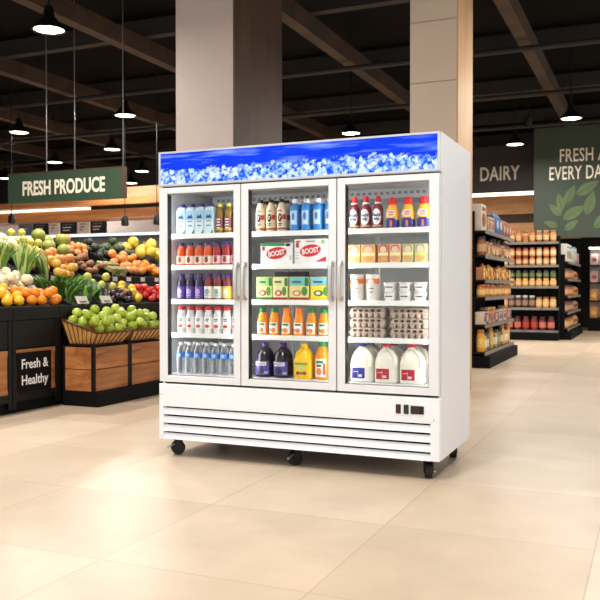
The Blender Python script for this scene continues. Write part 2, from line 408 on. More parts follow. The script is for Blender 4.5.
# ------------------------------------------------------------------ refrigerator
F = thing('display_refrigerator', 'white three-door glass refrigerator with a glowing blue ice header', 'refrigerator', (0, 0, 0))
W, D = 1.83, .805
def hdr_mat():
    """backlit print: blue water, pale streaks of cloud, a bank of ice cubes along the bottom"""
    m = bpy.data.materials.new('ice_print'); m.use_nodes = True; n = m.node_tree.nodes; l = m.node_tree.links
    n.remove(n['Principled BSDF'])
    tc = n.new('ShaderNodeTexCoord'); sp = n.new('ShaderNodeSeparateXYZ'); l.new(tc.outputs['Object'], sp.inputs[0])
    def val(op, a, b=None, clamp=False):
        q = n.new('ShaderNodeMath'); q.operation = op; q.use_clamp = clamp
        for i, x in enumerate((a, b)):
            if x is None: continue
            if isinstance(x, (int, float)): q.inputs[i].default_value = x
            else: l.new(x, q.inputs[i])
        return q.outputs[0]
    def noise(sx, sz, scale, det):
        mp = n.new('ShaderNodeMapping'); mp.inputs['Scale'].default_value = (sx, 1, sz); l.new(tc.outputs['Object'], mp.inputs[0])
        q = n.new('ShaderNodeTexNoise'); q.inputs['Scale'].default_value = scale; q.inputs['Detail'].default_value = det
        l.new(mp.outputs[0], q.inputs['Vector']); return q.outputs['Fac']
    def mix(fac, a, b):
        q = n.new('ShaderNodeMix'); q.data_type = 'RGBA'
        if isinstance(fac, (int, float)): q.inputs[0].default_value = fac
        else: l.new(fac, q.inputs[0])
        for i, x in ((6, a), (7, b)):
            if isinstance(x, tuple): q.inputs[i].default_value = rgb(x)
            else: l.new(x, q.inputs[i])
        return q.outputs[2]
    z = sp.outputs[2]
    streak = val('MULTIPLY', val('SUBTRACT', noise(1, 11, 2.4, 4), .5), 5, True)
    water = mix(noise(1.5, 4, 3, 2), (6, 30, 218), (34, 84, 246))
    water = mix(val('MULTIPLY', streak, .75), water, (150, 186, 250))
    def vor(scale, ft='F1', rnd=1):
        mp = n.new('ShaderNodeMapping'); mp.inputs['Rotation'].default_value = (0, .4, 0); l.new(tc.outputs['Object'], mp.inputs[0])
        q = n.new('ShaderNodeTexVoronoi'); q.feature = ft; q.inputs['Scale'].default_value = scale; q.distance = 'CHEBYCHEV' if ft == 'F1' else 'EUCLIDEAN'
        l.new(mp.outputs[0], q.inputs['Vector']); return q
    v1 = vor(34); v2 = vor(60)
    s1 = n.new('ShaderNodeSeparateXYZ'); l.new(v1.outputs['Color'], s1.inputs[0])
    s2 = n.new('ShaderNodeSeparateXYZ'); l.new(v2.outputs['Color'], s2.inputs[0])
    cube = val('ADD', val('MULTIPLY', s1.outputs[0], .72), val('MULTIPLY', s2.outputs[1], .5))
    cube = val('SUBTRACT', cube, val('MULTIPLY', v1.outputs['Distance'], .55), True)
    cr = n.new('ShaderNodeValToRGB'); e = cr.color_ramp.elements
    e[0].position = 0; e[0].color = rgb((30, 84, 222)); e[1].position = .98; e[1].color = rgb((246, 250, 255))
    x = e.new(.22); x.color = rgb((104, 156, 244)); x = e.new(.5); x.color = rgb((186, 214, 252))
    l.new(cube, cr.inputs[0])
    edge = val('ADD', val('MULTIPLY', noise(1, 1, 11, 3), .07), val('MULTIPLY', s1.outputs[2], .035))
    top = val('ADD', edge, 1.782)
    mask = val('MULTIPLY', val('SUBTRACT', top, z), 70, True)
    col = mix(mask, water, cr.outputs[0])
    em = n.new('ShaderNodeEmission'); l.new(col, em.inputs[0]); em.inputs[1].default_value = 1.15
    l.new(em.outputs[0], n['Material Output'].inputs[0]); return m
b = MB().box(.018, W - .018, .012, D, 1.725, 1.945, side_paint); b.build('header_box', F, False)
b = MB(); ht = .012
b.box(0, W, 0, .012, 1.933, 1.945, silver, .001); b.box(0, W, 0, .012, 1.727, 1.739, silver, .001)
b.box(0, .014, 0, .012, 1.739, 1.933, silver, .001); b.box(W - .016, W, 0, .012, 1.739, 1.933, silver, .001)
hf = b.build('header_frame', F, False)
MB().box(.014, W - .016, .005, .012, 1.739, 1.933, hdr_mat()).build('lit_panel', hf, False)
for x0, x1 in ((0, .018), (W - .018, W)):
    MB().prism([(.05, .113), (D, .113), (D, 1.945), (.012, 1.945), (.012, 1.727), (.05, 1.727)], 0, x0, x1, side_paint).build('side_panel', F, False)
MB().box(.018, W - .018, .765, D, .113, 1.725, side_paint).build('back_panel', F, False)
b = MB(); b.box(.018, W - .018, .755, .765, .525, 1.715, liner_mat); b.box(.018, W - .018, .06, .765, 1.705, 1.725, liner_mat)
b.box(.018, W - .018, .05, .765, .47, .524, liner_mat); b.build('liner', F, False)
b = MB(); b.box(.12, W - .12, .48, .755, 1.64, 1.705, liner_mat, .006)
for i in range(40): b.box(.16 + i * .039, .18 + i * .039, .477, .4805, 1.665, 1.682, pm('slot_grey', (160, 160, 162), .6))
b.build('evaporator_cover', F, False)
for xm in (.59, 1.219):
    MB().box(xm - .016, xm + .016, .052, .085, .524, 1.705, liner_mat, .002).build('mullion', F, False)
led = emis('led_strip', (255, 253, 250), 21.0)
for xm in (.020, .5675, .6065, 1.1965, 1.2355, 1.8005):
    MB().box(xm, xm + .007, .056, .074, .56, 1.67, led).build('led_strip', F, False)
BAYS = [(.02, .574), (.606, 1.203), (1.235, 1.81)]
SH = [1.425, 1.224, 1.004, .787]
for (x0, x1) in BAYS:
    for xs in (x0, x1 - .014):
        b = MB().box(xs, xs + .014, .74, .755, .525, 1.7, chrome); b.build('shelf_upright', F, False)
    b = MB().box(x0, x0 + .012, .088, .1, .525, 1.7, shelf_white); b.build('shelf_upright', F, False)
    for z in SH:
        b = MB(); b.box(x0 + .013, x1 - .002, .092, .73, z - .012, z, shelf_white); b.box(x0 + .013, x1 - .002, .086, .092, z - .029, z + .002, shelf_white, .0015)
        b.build('shelf', F, False)
# base with louvres
b = MB(); b.box(.018, W - .018, .06, .765, .113, .47, dark_grey)
b.build('machine_housing', F, False)
b = MB(); b.box(0, W, 0, .05, .330, .465, white_paint, .003); b.box(.018, W - .018, .045, .056, .465, .48, gasket)  # dark strip paints the shade of the gap under the doors
b.box(0, .032, 0, .05, .113, .330, white_paint, .002); b.box(W - .052, W, 0, .05, .113, .330, white_paint, .002)
b.box(.032, W - .052, .045, .055, .113, .330, black_matte)
for i, z in enumerate((.113, .163, .217, .271)):
    zt = (.150, .203, .257, .310)[i]
    b.prism([(.000, z), (.004, z), (.022, zt), (.016, zt)], 0, .032, W - .052, white_paint)
b.box(.032, W - .052, 0, .02, .322, .331, white_paint)
gr = b.build('louvre_panel', F, False)
MB().box(.018, W - .018, .02, .056, 1.712, 1.7265, gasket).build('header_gap_strip', F, False)  # dark strip stands in for shade in the gap below the header
for x, z in ((.02, .40), (W - .03, .345), (.02, .13)):
    MB().tube([(x, -.003, z), (x, .003, z)], .005, chrome, 10).build('screw', gr)
cp = MB().box(1.574, 1.748, -.003, .002, .362, .428, pm('panel_grey', (240, 241, 244), .4), .001).build('control_panel', F, False)
MB().box(1.580, 1.609, -.008, -.002, .370, .422, pm('red_rocker', (62, 16, 20), .35), .002).build('red_switch', cp, False)
MB().box(1.626, 1.655, -.008, -.002, .370, .422, pm('green_rocker', (14, 44, 38), .35), .002).build('green_switch', cp, False)
d = MB().box(1.666, 1.742, -.007, -.002, .372, .418, rubber, .002).build('display', cp, False)
MB().box(1.676, 1.715, -.0078, -.0068, .382, .408, pm('lcd', (70, 30, 30), .2)).build('screen', d, False)
# doors
def door(x0, x1, ox0, ox1, handles):
    b = MB(); z0, z1, oz0, oz1 = .479, 1.715, .520, 1.678
    y0, y1 = 0, .045
    for a, bb, c, e in ((x0, ox0, z0, z1), (ox1, x1, z0, z1), (ox0, ox1, z0, oz0), (ox0, ox1, oz1, z1)):
        b.box(a, bb, y0, y1, c, e, door_paint, .0025)
    dr = b.build('door', F, False)
    g = MB(); t = .007
    t = .005
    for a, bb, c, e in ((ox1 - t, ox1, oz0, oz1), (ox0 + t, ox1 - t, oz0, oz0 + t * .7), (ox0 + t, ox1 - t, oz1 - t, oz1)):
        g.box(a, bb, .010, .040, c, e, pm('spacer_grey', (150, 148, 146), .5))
    g.box(ox0, ox0 + t, .006, .044, oz0, oz1, gasket)  # left strip dark: the gap's reflection is put into its colour
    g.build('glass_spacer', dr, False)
    MB().box(ox0 + t, ox1 - t, .014, .018, oz0 + t * .7, oz1 - t, door_glass).build('glass_pane', dr, False)
    g = MB()
    for a, bb, c, e in ((x0 + .004, x0 + .02, z0 + .005, z1 - .005), (x1 - .02, x1 - .004, z0 + .005, z1 - .005), (x0 + .02, x1 - .02, z0 + .005, z0 + .02), (x0 + .02, x1 - .02, z1 - .02, z1 - .005)):
        g.box(a, bb, .045, .0505, c, e, gasket)
    g.build('gasket', dr, False)
    for hx in handles:
        h = MB(); h.tube([(hx, -.004, 1.225), (hx, -.030, 1.222), (hx, -.038, 1.20), (hx, -.040, 1.118), (hx, -.038, 1.035), (hx, -.030, 1.015), (hx, -.004, 1.012)], .0145, chrome, 12)
        h.box(hx - .016, hx + .016, -.006, 0, 1.205, 1.238, chrome, .002); h.box(hx - .016, hx + .016, -.006, 0, 1.0, 1.032, chrome, .002)
        h.build('handle', dr)
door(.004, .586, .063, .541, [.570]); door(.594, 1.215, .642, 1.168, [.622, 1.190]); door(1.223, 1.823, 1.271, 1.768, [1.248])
# casters
cw = MB().tube([(-.02, 0, 0), (.02, 0, 0)], .045, rubber, 24).mesh('caster_wheel')
cf = MB(); cf.box(-.03, .03, -.034, .034, .106, .113, chrome)
cf.box(-.027, -.022, -.016, .026, .03, .106, dark_grey); cf.box(.022, .027, -.016, .026, .03, .106, dark_grey); cf.box(-.027, .027, -.026, .026, .0945, .108, dark_grey)
cfm = cf.mesh('caster_fork', False)
for x, y, brake in ((.085, .09, 1), (.915, .09, 1), (1.745, .09, 1), (.085, .70, 0), (.915, .70, 0), (1.745, .70, 0)):
    c = link('caster', cfm, F); c.location = (x, y, 0); c.rotation_euler = (0, 0, -.85 if x < .5 else (-.5 if x < 1.2 else .35))
    wl = link('wheel', cw, c); wl.location = (0, 0, .045)
    if brake: MB().tube([(0.01, -.012, .075), (.024, -.05, .062), (.028, -.075, .052)], .006, chrome, 8).build('brake_lever', c)

# ------------------------------------------------------------------ groceries in the refrigerator
def M(name, c, rough=.35, **k): return pm(name, c, rough, **k)
LV = ['top', 'second', 'third', 'fourth', 'bottom']
DN = ['left', 'middle', 'right']
FL = [1.425, 1.224, 1.004, .787, .525]
def spec(name, cat, *parts, zs=1):
    for n, mb, subs in parts:
        for q in [mb] + [x[1] for x in subs]:
            if zs != 1: q.v = [(v[0], v[1], v[2] * zs) for v in q.v]
    return dict(name=name, cat=cat, parts=[(n, mb.mesh(n), [(sn, s.mesh(sn)) for sn, s in subs]) for n, mb, subs in parts])
def marks(mb, r, z, hw, mat, n=2, h=.006, gap=.01, a0=0):
    for i in range(n):
        q = hw * (1 - .25 * (i % 2)); mb.arc(r, z - i * gap, z - i * gap + h, a0 - q / r, a0 + q / r, mat, .0012, 4)
    return mb
def row(sp, door, lev, xs, desc, y=.135, group=None, back=0, rs=1):
    cnt = len(xs)
    for i, x in enumerate(xs):
        lab = '%s %s from left, %s shelf behind the %s door' % (ORD[i], desc, LV[lev], DN[door])
        if cnt == 1: lab = '%s, %s shelf behind the %s door' % (desc, LV[lev], DN[door])
        place(sp, lab, (x, y, FL[lev] + .0006), 0, group).scale = (rs, rs, 1)
        if back: 
            place(sp, '%s behind the %s one, %s shelf, %s door' % (desc, ORD[i], LV[lev], DN[door]), (x, y + back, FL[lev] + .0006), 0, group)

# --- left door
navy = M('navy_cap', (30, 40, 120)); sky = M('carton_sky', (214, 232, 240), .4); cb = M('carton_blue', (150, 196, 226), .4); cgr = M('carton_green', (60, 120, 84), .4)
b = MB(); b.loft([(0, .033, .033, 9), (.15, .033, .033, 9), (.172, .027, .027, 5), (.174, .02, .02, 3)], sky, 24)
dk = M('carton_navy', (40, 60, 130), .4)
fr = MB().box(-.031, .031, -.0337, -.0328, .003, .148, sky); fr.box(-.030, .030, -.0345, -.0335, .09, .15, cb); fr.prism([(-.02, .10), (-.008, .125), (.0, .112), (.01, .128), (.022, .10)], 1, -.0355, -.0345, dk)
fr.box(-.018, .018, -.0355, -.0345, .078, .084, cgr); fr.box(-.015, .015, -.0345, -.0335, .05, .056, dk); fr.prism([(.01, .0), (.031, .0), (.031, .03)], 1, -.0345, -.0335, cgr)
row(spec('drink_carton', 'carton', ('carton', b, [('printed_front', fr)]), ('cap', MB().lathe([(.017, .174), (.017, .192), (.015, .195)], navy, 16), [])), 0, 0, [.098, .167, .236, .305], 'pale blue carton with navy cap', .14, 'pale blue cartons on the top left shelf')
def bottle(name, cat, prof, body, capm, capr, ch, lab=None, subs=None, seg=20, capname='cap'):
    zt = prof[-1][1]
    bm_ = MB().lathe(prof, body, seg)
    cp_ = MB().lathe([(capr, zt - .002), (capr, zt + ch - .003), (capr * .9, zt + ch)], capm, 16)
    ps = [('bottle', bm_, []), (capname, cp_, [])]
    if lab: ps.append(('label_band', lab, subs or []))
    return spec(name, cat, *ps)
olive = M('olive_drink', (132, 100, 26), .25); yel = M('yellow_cap', (222, 206, 90)); maro = M('maroon_label', (110, 50, 56)); amb = M('amber_label', (196, 150, 70))
lb = MB().lathe([(.0292, .02), (.0292, .105)], maro, 20, capb=False, capt=False); marks(lb, .0292, .085, .014, M('off_white', (235, 228, 215)), 4, .008, .018)
lb.arc(.0292, .02, .034, -1.2, 1.2, amb)
P = [(.026, 0), (.029, .006), (.029, .11), (.028, .125), (.018, .16), (.013, .168), (.013, .172)]
row(bottle('tea_bottle', 'bottle', P, olive, yel, .016, .018, lb), 0, 0, [.372, .434, .495, .555], 'olive tea bottle with yellow cap', .14, 'olive tea bottles on the top left shelf')
def juice(col, capc, nm, labc, spot):
    P = [(.026, 0), (.0285, .006), (.0285, .062), (.027, .07), (.0285, .08), (.026, .10), (.017, .124), (.014, .13)]
    lb = MB().lathe([(.0289, .01), (.0289, .06)], labc, 20, capb=False, capt=False); lb.arc_oval(.0289, .034, .018, .42, spot); marks(lb, .0289, .05, .012, M('ink', (50, 40, 46)), 1, .005)
    return bottle(nm, 'bottle', P, col, capc, .0165, .017, lb)
row(juice(M('orange_drink', (206, 74, 20), .2), navy, 'juice_bottle', M('peach_label', (244, 220, 200)), M('brown_spot', (120, 60, 40))), 0, 1, [.085, .152, .219, .286], 'orange drink bottle with navy cap', .14, 'orange drink bottles on the second left shelf', rs=1.13)
row(juice(M('red_drink', (146, 18, 28), .2), navy, 'juice_bottle', M('pink_label', (236, 190, 190)), M('red_spot', (150, 30, 50))), 0, 1, [.353, .420, .487, .545], 'red drink bottle with navy cap', .14, 'red drink bottles on the second left shelf', rs=1.13)
def shake(col, capc, labc, spot, nm='juice_bottle'):
    P = [(.026, 0), (.028, .005), (.028, .085), (.026, .10), (.0275, .11), (.02, .134), (.0155, .142), (.0155, .146)]
    lb = MB().lathe([(.0284, .008), (.0284, .084)], labc, 20, capb=False, capt=False); lb.arc_oval(.0284, .05, .02, .5, spot); marks(lb, .0284, .022, .014, spot, 2, .006, .011)
    return bottle(nm, 'bottle', P, col, capc, .018, .02, lb)
purp = M('purple_cap', (70, 30, 116))
row(shake(M('dark_purple_juice', (32, 14, 60), .25), purp, M('violet_label', (86, 56, 150)), M('lilac', (180, 160, 214))), 0, 2, [.087, .154, .221], 'dark purple juice bottle', .14, 'purple juice bottles on the third left shelf', rs=1.13)
row(shake(M('berry_juice', (120, 26, 40), .25), purp, M('cream_label', (236, 230, 206)), M('blue_spot', (110, 160, 190))), 0, 2, [.290, .358], 'berry juice bottle with cream label', .14, 'berry juice bottles on the third left shelf', rs=1.13)
row(shake(M('berry_juice', (120, 26, 40), .25), purp, M('yellow_label', (240, 200, 60)), M('blue_spot2', (236, 236, 220))), 0, 2, [.426, .494], 'berry juice bottle with yellow label', .14, 'berry juice bottles with yellow labels', rs=1.13)
red = M('red_cap', (202, 26, 34)); wl = M('white_label', (240, 240, 240))
P = [(.026, 0), (.0275, .006), (.0275, .10), (.026, .115), (.022, .13), (.0205, .145), (.0205, .15)]
lb = MB().lathe([(.0279, .03), (.0279, .105)], wl, 20, capb=False, capt=False); marks(lb, .0279, .088, .013, M('ink', (50, 40, 46)), 2, .006, .011); lb.arc_oval(.0279, .045, .011, .55, M('tomato_spot', (216, 60, 36)))
row(bottle('yogurt_drink_bottle', 'bottle', P, M('milky_plastic', (214, 214, 214), .25), red, .022, .022, lb), 0, 3, [.088, .155, .222, .289, .356, .423, .490], 'white drink bottle with red cap', .14, 'white drink bottles on the fourth left shelf', rs=1.13)
P = [(.025, 0), (.029, .008)]
for i in range(7): P += [(.0275, .014 + i * .011), (.0292, .0195 + i * .011)]
P += [(.029, .098), (.029, .125), (.026, .142), (.022, .158), (.012, .178), (.0115, .184)]
lb = MB().lathe([(.0294, .102), (.0294, .134)], M('water_label', (72, 128, 206), .35), 20, capb=False, capt=False); lb.arc_oval(.0294, .118, .012, .5, M('water_mark', (150, 190, 236)))
wb = bottle('water_bottle', 'bottle', P, clear_pet, M('white_cap', (240, 240, 240)), .014, .016, lb)
row(wb, 0, 4, [.085, .149, .213, .277, .341, .405, .469, .533], 'clear water bottle with blue label', .13, 'water bottles on the bottom left shelf', .066)

# --- middle door
blk = M('black_cap', (20, 20, 22)); tan = M('tan_shake', (226, 204, 172), .35); ink2 = M('shake_ink', (40, 26, 34)); srd = M('shake_red', (190, 40, 40))
P = [(.028, 0), (.031, .006), (.031, .125), (.0295, .14), (.019, .17), (.0145, .178), (.0145, .182)]
lb = MB().lathe([(.0314, .012), (.0314, .13)], tan, 20, capb=False, capt=False); lb.arc_oval(.0314, .085, .026, .42, ink2); lb.arc(.0314, .075, .105, .45, 1.3, srd, .0011)
lb.arc(.0314, .012, .024, -1.5, 1.5, M('coffee_band', (150, 84, 50))); lb.text('7', .03, cream_text, wrap(.0318, .075), sx=.9); marks(lb, .0314, .046, .014, ink2, 2, .006, .01); marks(lb, .0314, .125, .014, ink2, 1, .006)
row(bottle('shake_bottle', 'bottle', P, tan, blk, .017, .018, lb), 1, 0, [.659, .732, .805], 'tan shake bottle with black cap', .14, 'tan shake bottles on the top middle shelf', .075)
bl = M('blue_bottle', (44, 130, 206), .3); wcap = M('white_cap', (240, 240, 240))
P = [(.029, 0), (.032, .006), (.032, .03), (.0305, .036), (.0305, .11), (.032, .118), (.031, .14), (.022, .162), (.0165, .168), (.0165, .172)]
lb = MB(); lb.arc(.031, .038, .125, -.75, .75, M('pale_blue_label', (170, 206, 232))); lb.arc_oval(.0318, .09, .022, .3, M('label_blue', (70, 120, 190))); marks(lb, .0318, .055, .014, M('label_white', (236, 240, 246)), 2, .007, .011)
row(bottle('water_bottle', 'bottle', P, bl, wcap, .018, .024, lb), 1, 0, [.894, .970, 1.046, 1.122], 'blue bottle with white cap', .14, 'blue bottles on the top middle shelf', .076)
def boost(w, h, green):
    b = MB().box(-w / 2, w / 2, -.06, .06, 0, h, wl, .0015)
    f = MB().box(-w / 2 + .002, w / 2 - .002, -.0603, -.0598, .001, h - .001, wl); ro = M('logo_red', (206, 28, 38))
    f.oval_y(.0, h * .53, .069, .036, -.0602, ro, .0008, .14); f.oval_y(0, h * .53, .071, .038, -.06005, M('logo_rim', (238, 206, 150)), .0004, .14)
    f.text('BOOST', .044, white_text, lambda u, v, d: (u * cos(.14) - v * sin(.14) + .002, -.0611 - max(d, 0), h * .53 - .015 + v * cos(.14) + u * sin(.14)), bold=.001, sx=.78, depth=.001)
    f.box(-w / 2 + .008, -w / 2 + .03, -.0606, -.06, h * .66, h * .86, M('pack_picture', (170, 60, 54)))
    for i in range(3): f.box(-w / 2 + .01, -w / 2 + .028, -.0606, -.06, h * (.2 + .12 * i), h * (.25 + .12 * i), M('pale_grey_ink', (196, 196, 200)))
    if green:
        f.box(-w / 2, w * .26, -.0606, -.06, h - .017, h - .0005, M('pack_green', (40, 140, 70))); f.oval_y(w * .36, h - .011, .018, .009, -.06, ink2, .0008)
        f.box(w / 2 - .02, w / 2 - .006, -.0606, -.06, h * .18, h * .42, M('pale_grey_ink', (196, 196, 200)))
    else:
        f.prism([(w * .16, .012), (w / 2, .012), (w / 2, .045), (w * .36, .034)], 1, -.0606, -.06, ro)
        f.box(w / 2 - .034, w / 2 - .01, -.0606, -.06, h * .8, h * .95, M('pack_green2', (130, 190, 140))); f.box(-.03, .03, -.0606, -.06, h * .87, h * .93, M('pale_ink', (150, 140, 150)))
        f.box(-w / 2 + .008, -w / 2 + .04, -.0606, -.06, h * .87, h * .93, ro)
    return spec('drink_multipack', 'box', ('box', b, [('printed_front', f)]))
place(boost(.215, .128, 1), 'white multipack with red oval logo and green top stripe', (.786, .16, 1.2246), 0)
place(boost(.208, .150, 0), 'taller white multipack with red oval logo and red corner', (1.012, .16, 1.2246), 0)
place(spec('carton_box', 'box', ('box', MB().box(-.105, .105, -.03, .03, 0, .175, M('dark_carton', (66, 58, 66), .5), .002), [])), 'dark carton standing behind the yellow snack box, middle door', (.82, .26, 1.0046), 0)
def snack(w, h, top, mid, low, blob):
    b = MB().box(-w / 2, w / 2, -.03, .03, 0, h, mid, .0015)
    f = MB().box(-w / 2 + .001, w / 2 - .001, -.0303, -.0298, .001, h - .001, mid); f.box(-w / 2, w / 2, -.0305, -.0299, h * .62, h * .99, top); f.box(-w / 2, w / 2, -.0305, -.0299, 0.0005, h * .12, low)
    f.box(-w * .36, w * .1, -.031, -.0304, h * .74, h * .82, M('box_ink', (56, 84, 110)))
    f.oval_y(-w * .1, h * .3, w * .24, h * .13, -.0299, blob, .0012); f.oval_y(w * .28, h * .38, w * .15, h * .2, -.0299, M('leafy', (80, 140, 60)), .0010); f.oval_y(-w * .12, h * .3, w * .12, h * .07, -.0299, M('off_white', (235, 228, 215)), .0018)
    f.box(w * .3, w / 2, -.0312, -.0304, h * .6, h * .95, M('box_deep_green', (50, 120, 60)))
    return spec('snack_box', 'box', ('box', b, [('printed_front', f)]))
place(snack(.106, .142, M('lime_top', (150, 196, 110)), M('pale_lime', (206, 222, 140)), M('green_low', (46, 110, 60)), M('veg_blob', (190, 70, 60))), 'green snack box, leftmost on the third shelf, middle door', (.700, .135, 1.0046))
place(snack(.100, .142, M('cream_top', (226, 226, 150)), M('pale_yellow', (236, 230, 170)), M('red_low', (170, 40, 50)), M('veg_blob2', (200, 60, 50))), 'pale yellow snack box with red base stripe, third shelf, middle door', (.808, .135, 1.0046))
place(snack(.128, .142, M('teal_top', (110, 190, 186)), M('cream_mid', (226, 220, 140)), M('red_low', (170, 40, 50)), M('veg_blob3', (206, 140, 70))), 'teal and cream snack box with red base, third shelf, middle door', (.935, .135, 1.0046))
place(snack(.130, .142, M('aqua_top', (130, 196, 206)), M('bright_yellow', (240, 220, 60)), M('yellow_low', (236, 200, 40)), M('veg_blob4', (90, 120, 70))), 'aqua and bright yellow snack box beside the handle, third shelf', (1.076, .135, 1.0046))
def oj(capm, nm='orange_juice_bottle'):
    P = [(.031, 0), (.034, .006), (.034, .085), (.031, .105), (.021, .135), (.0195, .142)]
    lb = MB(); lb.arc(.0342, .012, .078, -.9, .9, wl); lb.arc_oval(.0350, .030, .015, .42, M('orange_print', (240, 130, 30)), a0=.1); lb.arc(.0350, .06, .072, -.6, .6, M('brand_green', (40, 130, 60))); lb.arc_oval(.0350, .034, .009, .2, M('leafy', (80, 140, 60)), a0=-.5)
    return bottle(nm, 'bottle', P, M('orange_juice', (242, 146, 22), .25), capm, .0225, .025, lb)
gcap = M('green_cap', (22, 130, 66)); ocap = M('orange_cap', (240, 130, 40))
for i, x in enumerate((.674, .757, .840, .923, 1.006, 1.087)):
    q = ocap if i in (2, 3) else gcap
    place(oj(q), '%s orange juice bottle from left, %s cap, fourth shelf, middle door' % (ORD[i], 'orange' if i in (2, 3) else 'green'), (x, .14, .7876), 0, 'orange juice bottles on the fourth middle shelf')
grape = M('grape_juice', (30, 20, 36), .2)
b = MB().loft([(0, .056, .056, 2), (.008, .061, .061, 2), (.115, .061, .061, 2), (.125, .056, .056, 2), (.14, .060, .060, 2), (.165, .05, .05, 2), (.19, .032, .032, 2), (.2, .022, .022, 2), (.206, .021, .021, 2)], grape, 28)
lb = MB(); lb.arc(.0613, .018, .108, -.85, .85, M('grape_label', (84, 70, 150))); lb.arc(.0623, .078, .102, -.75, .55, wl); lb.text("Welch's", .024, M('ink_navy', (44, 36, 90)), wrap(.0631, .083, -.1), sx=.9, depth=.001)
lb.arc_oval(.0623, .046, .024, .45, M('grape_print', (44, 38, 84)), a0=-.15); lb.arc(.0623, .024, .04, .35, .75, M('grape_print2', (170, 170, 196)))
gj = spec('juice_jug', 'jug', ('jug', b, []), ('cap', MB().lathe([(.024, .204), (.024, .226), (.022, .230)], purp, 16), []), ('label_band', lb, []), zs=.93)
place(gj, 'left dark grape juice jug with purple cap, bottom middle shelf', (.683, .155, .5256), 0, 'dark grape juice jugs')
place(gj, 'right dark grape juice jug, next to the yellow jug', (.808, .155, .5256), 0, 'dark grape juice jugs')
yj = M('yellow_juice', (248, 196, 20), .25)
b = MB().loft([(0, .055, .052, 4), (.006, .06, .056, 4), (.125, .06, .056, 4), (.135, .056, .052, 3), (.15, .058, .054, 2.6), (.18, .045, .043, 2), (.198, .028, .028, 2), (.205, .02, .02, 2), (.208, .02, .02, 2)], yj, 28)
lb = MB(); lb.box(-.046, .046, -.0572, -.0555, .022, .115, M('jug_label', (236, 206, 50))); lb.box(-.04, .04, -.0580, -.0571, .092, .106, M('label_leaf', (130, 160, 50))); lb.oval_y(0, .075, .026, .016, -.0571, M('label_lime', (210, 216, 120)), .001)
lb.oval_y(-.022, .038, .013, .012, -.0571, M('apple_print', (190, 40, 30)), .001); lb.oval_y(.022, .038, .013, .012, -.0571, M('apple_print', (190, 40, 30)), .001); lb.oval_y(0, .038, .011, .010, -.0571, M('leafy', (80, 140, 60)), .0012)
place(spec('juice_jug', 'jug', ('jug', b, []), ('cap', MB().lathe([(.0225, .206), (.0225, .226), (.02, .230)], yj, 16), []), ('label_band', lb, []), zs=.93), 'yellow juice jug with yellow cap on the bottom middle shelf', (.952, .155, .5256), 0)
P = [(.045, 0), (.049, .006), (.049, .12), (.046, .14), (.03, .185), (.027, .195), (.026, .2)]
lb = MB(); lb.arc(.0492, .016, .125, -.75, .75, wl); lb.arc_oval(.0500, .05, .022, .34, M('orange_print', (240, 130, 30)), a0=-.1); lb.arc(.0500, .098, .114, -.5, .45, M('brand_green', (40, 130, 60))); lb.arc(.0500, .03, .1, .4, .7, M('label_red', (214, 70, 40))); lb.arc(.0500, .078, .09, -.4, .2, M('ink', (50, 40, 46)))
place(bottle('orange_juice_bottle', 'bottle', P, M('orange_juice', (242, 146, 22), .25), gcap, .029, .027, lb), 'large orange juice bottle with green cap beside the yellow jug', (1.071, .155, .5256), 0)

# --- right door
dred = M('dark_red_can', (120, 22, 28), .3)
P = [(.029, 0), (.0315, .004), (.0315, .11), (.029, .128), (.02, .138), (.02, .148)]
b = MB().lathe(P, dred, 20); b.arc(.0316, .012, .022, -3.1, 3.1, M('can_gold', (190, 150, 110)), n=20)
lb = MB(); lb.arc_oval(.0317, .07, .047, .88, M('can_white', (238, 238, 242))); nv = M('can_navy', (26, 36, 96))
lb.text('Reddi', .026, nv, wrap(.0322, .073), bold=.0008, sx=.82, depth=.001); lb.text('wip', .026, nv, wrap(.0322, .051), bold=.0008, sx=.95, depth=.001)
ring = MB().lathe([(.021, .147), (.021, .156), (.019, .157)], M('can_white', (238, 238, 242)), 16)
tip = MB().lathe([(.019, .156), (.018, .17), (.013, .188), (.011, .194)], red, 16)
row(spec('whipped_cream_can', 'can', ('can', b, []), ('collar', ring, []), ('cap', tip, []), ('label_band', lb, [])), 2, 0, [1.281, 1.353, 1.426], 'whipped cream can with white oval label', .14, 'whipped cream cans')
b = MB().loft([(0, .036, .030, 3), (.005, .038, .032, 3), (.05, .038, .032, 3)], M('creamer_blue', (40, 46, 130), .35), 24, capt=False)
b.loft([(.05, .0382, .0322, 3), (.07, .039, .033, 2.6), (.1, .037, .031, 2.4), (.128, .024, .022, 2), (.138, .022, .020, 2)], M('creamer_yellow', (246, 176, 36), .35), 24)
b.loft([(.008, .030, .0325, 2.4), (.045, .030, .0325, 2.4)], M('creamer_orange', (226, 110, 50), .35), 20)
lb = MB().oval_y(0, .085, .028, .022, -.0318, M('creamer_white', (246, 224, 206)), .0022); lr = M('creamer_red', (196, 36, 50))
lb.text('Coffee', .0165, lr, lambda u, v, d: (u, -.0342 - max(d, 0), .087 + v), bold=.0004, sx=.9, depth=.001); lb.text('mate', .0165, lr, lambda u, v, d: (u, -.0342 - max(d, 0), .073 + v), bold=.0004, sx=.9, depth=.001)
lb.box(-.026, .026, -.0343, -.0315, .05, .058, M('creamer_navy', (50, 40, 120)))
row(spec('creamer_bottle', 'bottle', ('bottle', b, []), ('cap', MB().lathe([(.0245, .136), (.0255, .15), (.0245, .168), (.019, .177), (.01, .18)], M('creamer_cap', (222, 34, 40)), 20), []), ('label_band', lb, [])), 2, 0, [1.514, 1.609, 1.702], 'yellow creamer bottle with red cap', .14, 'creamer bottles with red caps')
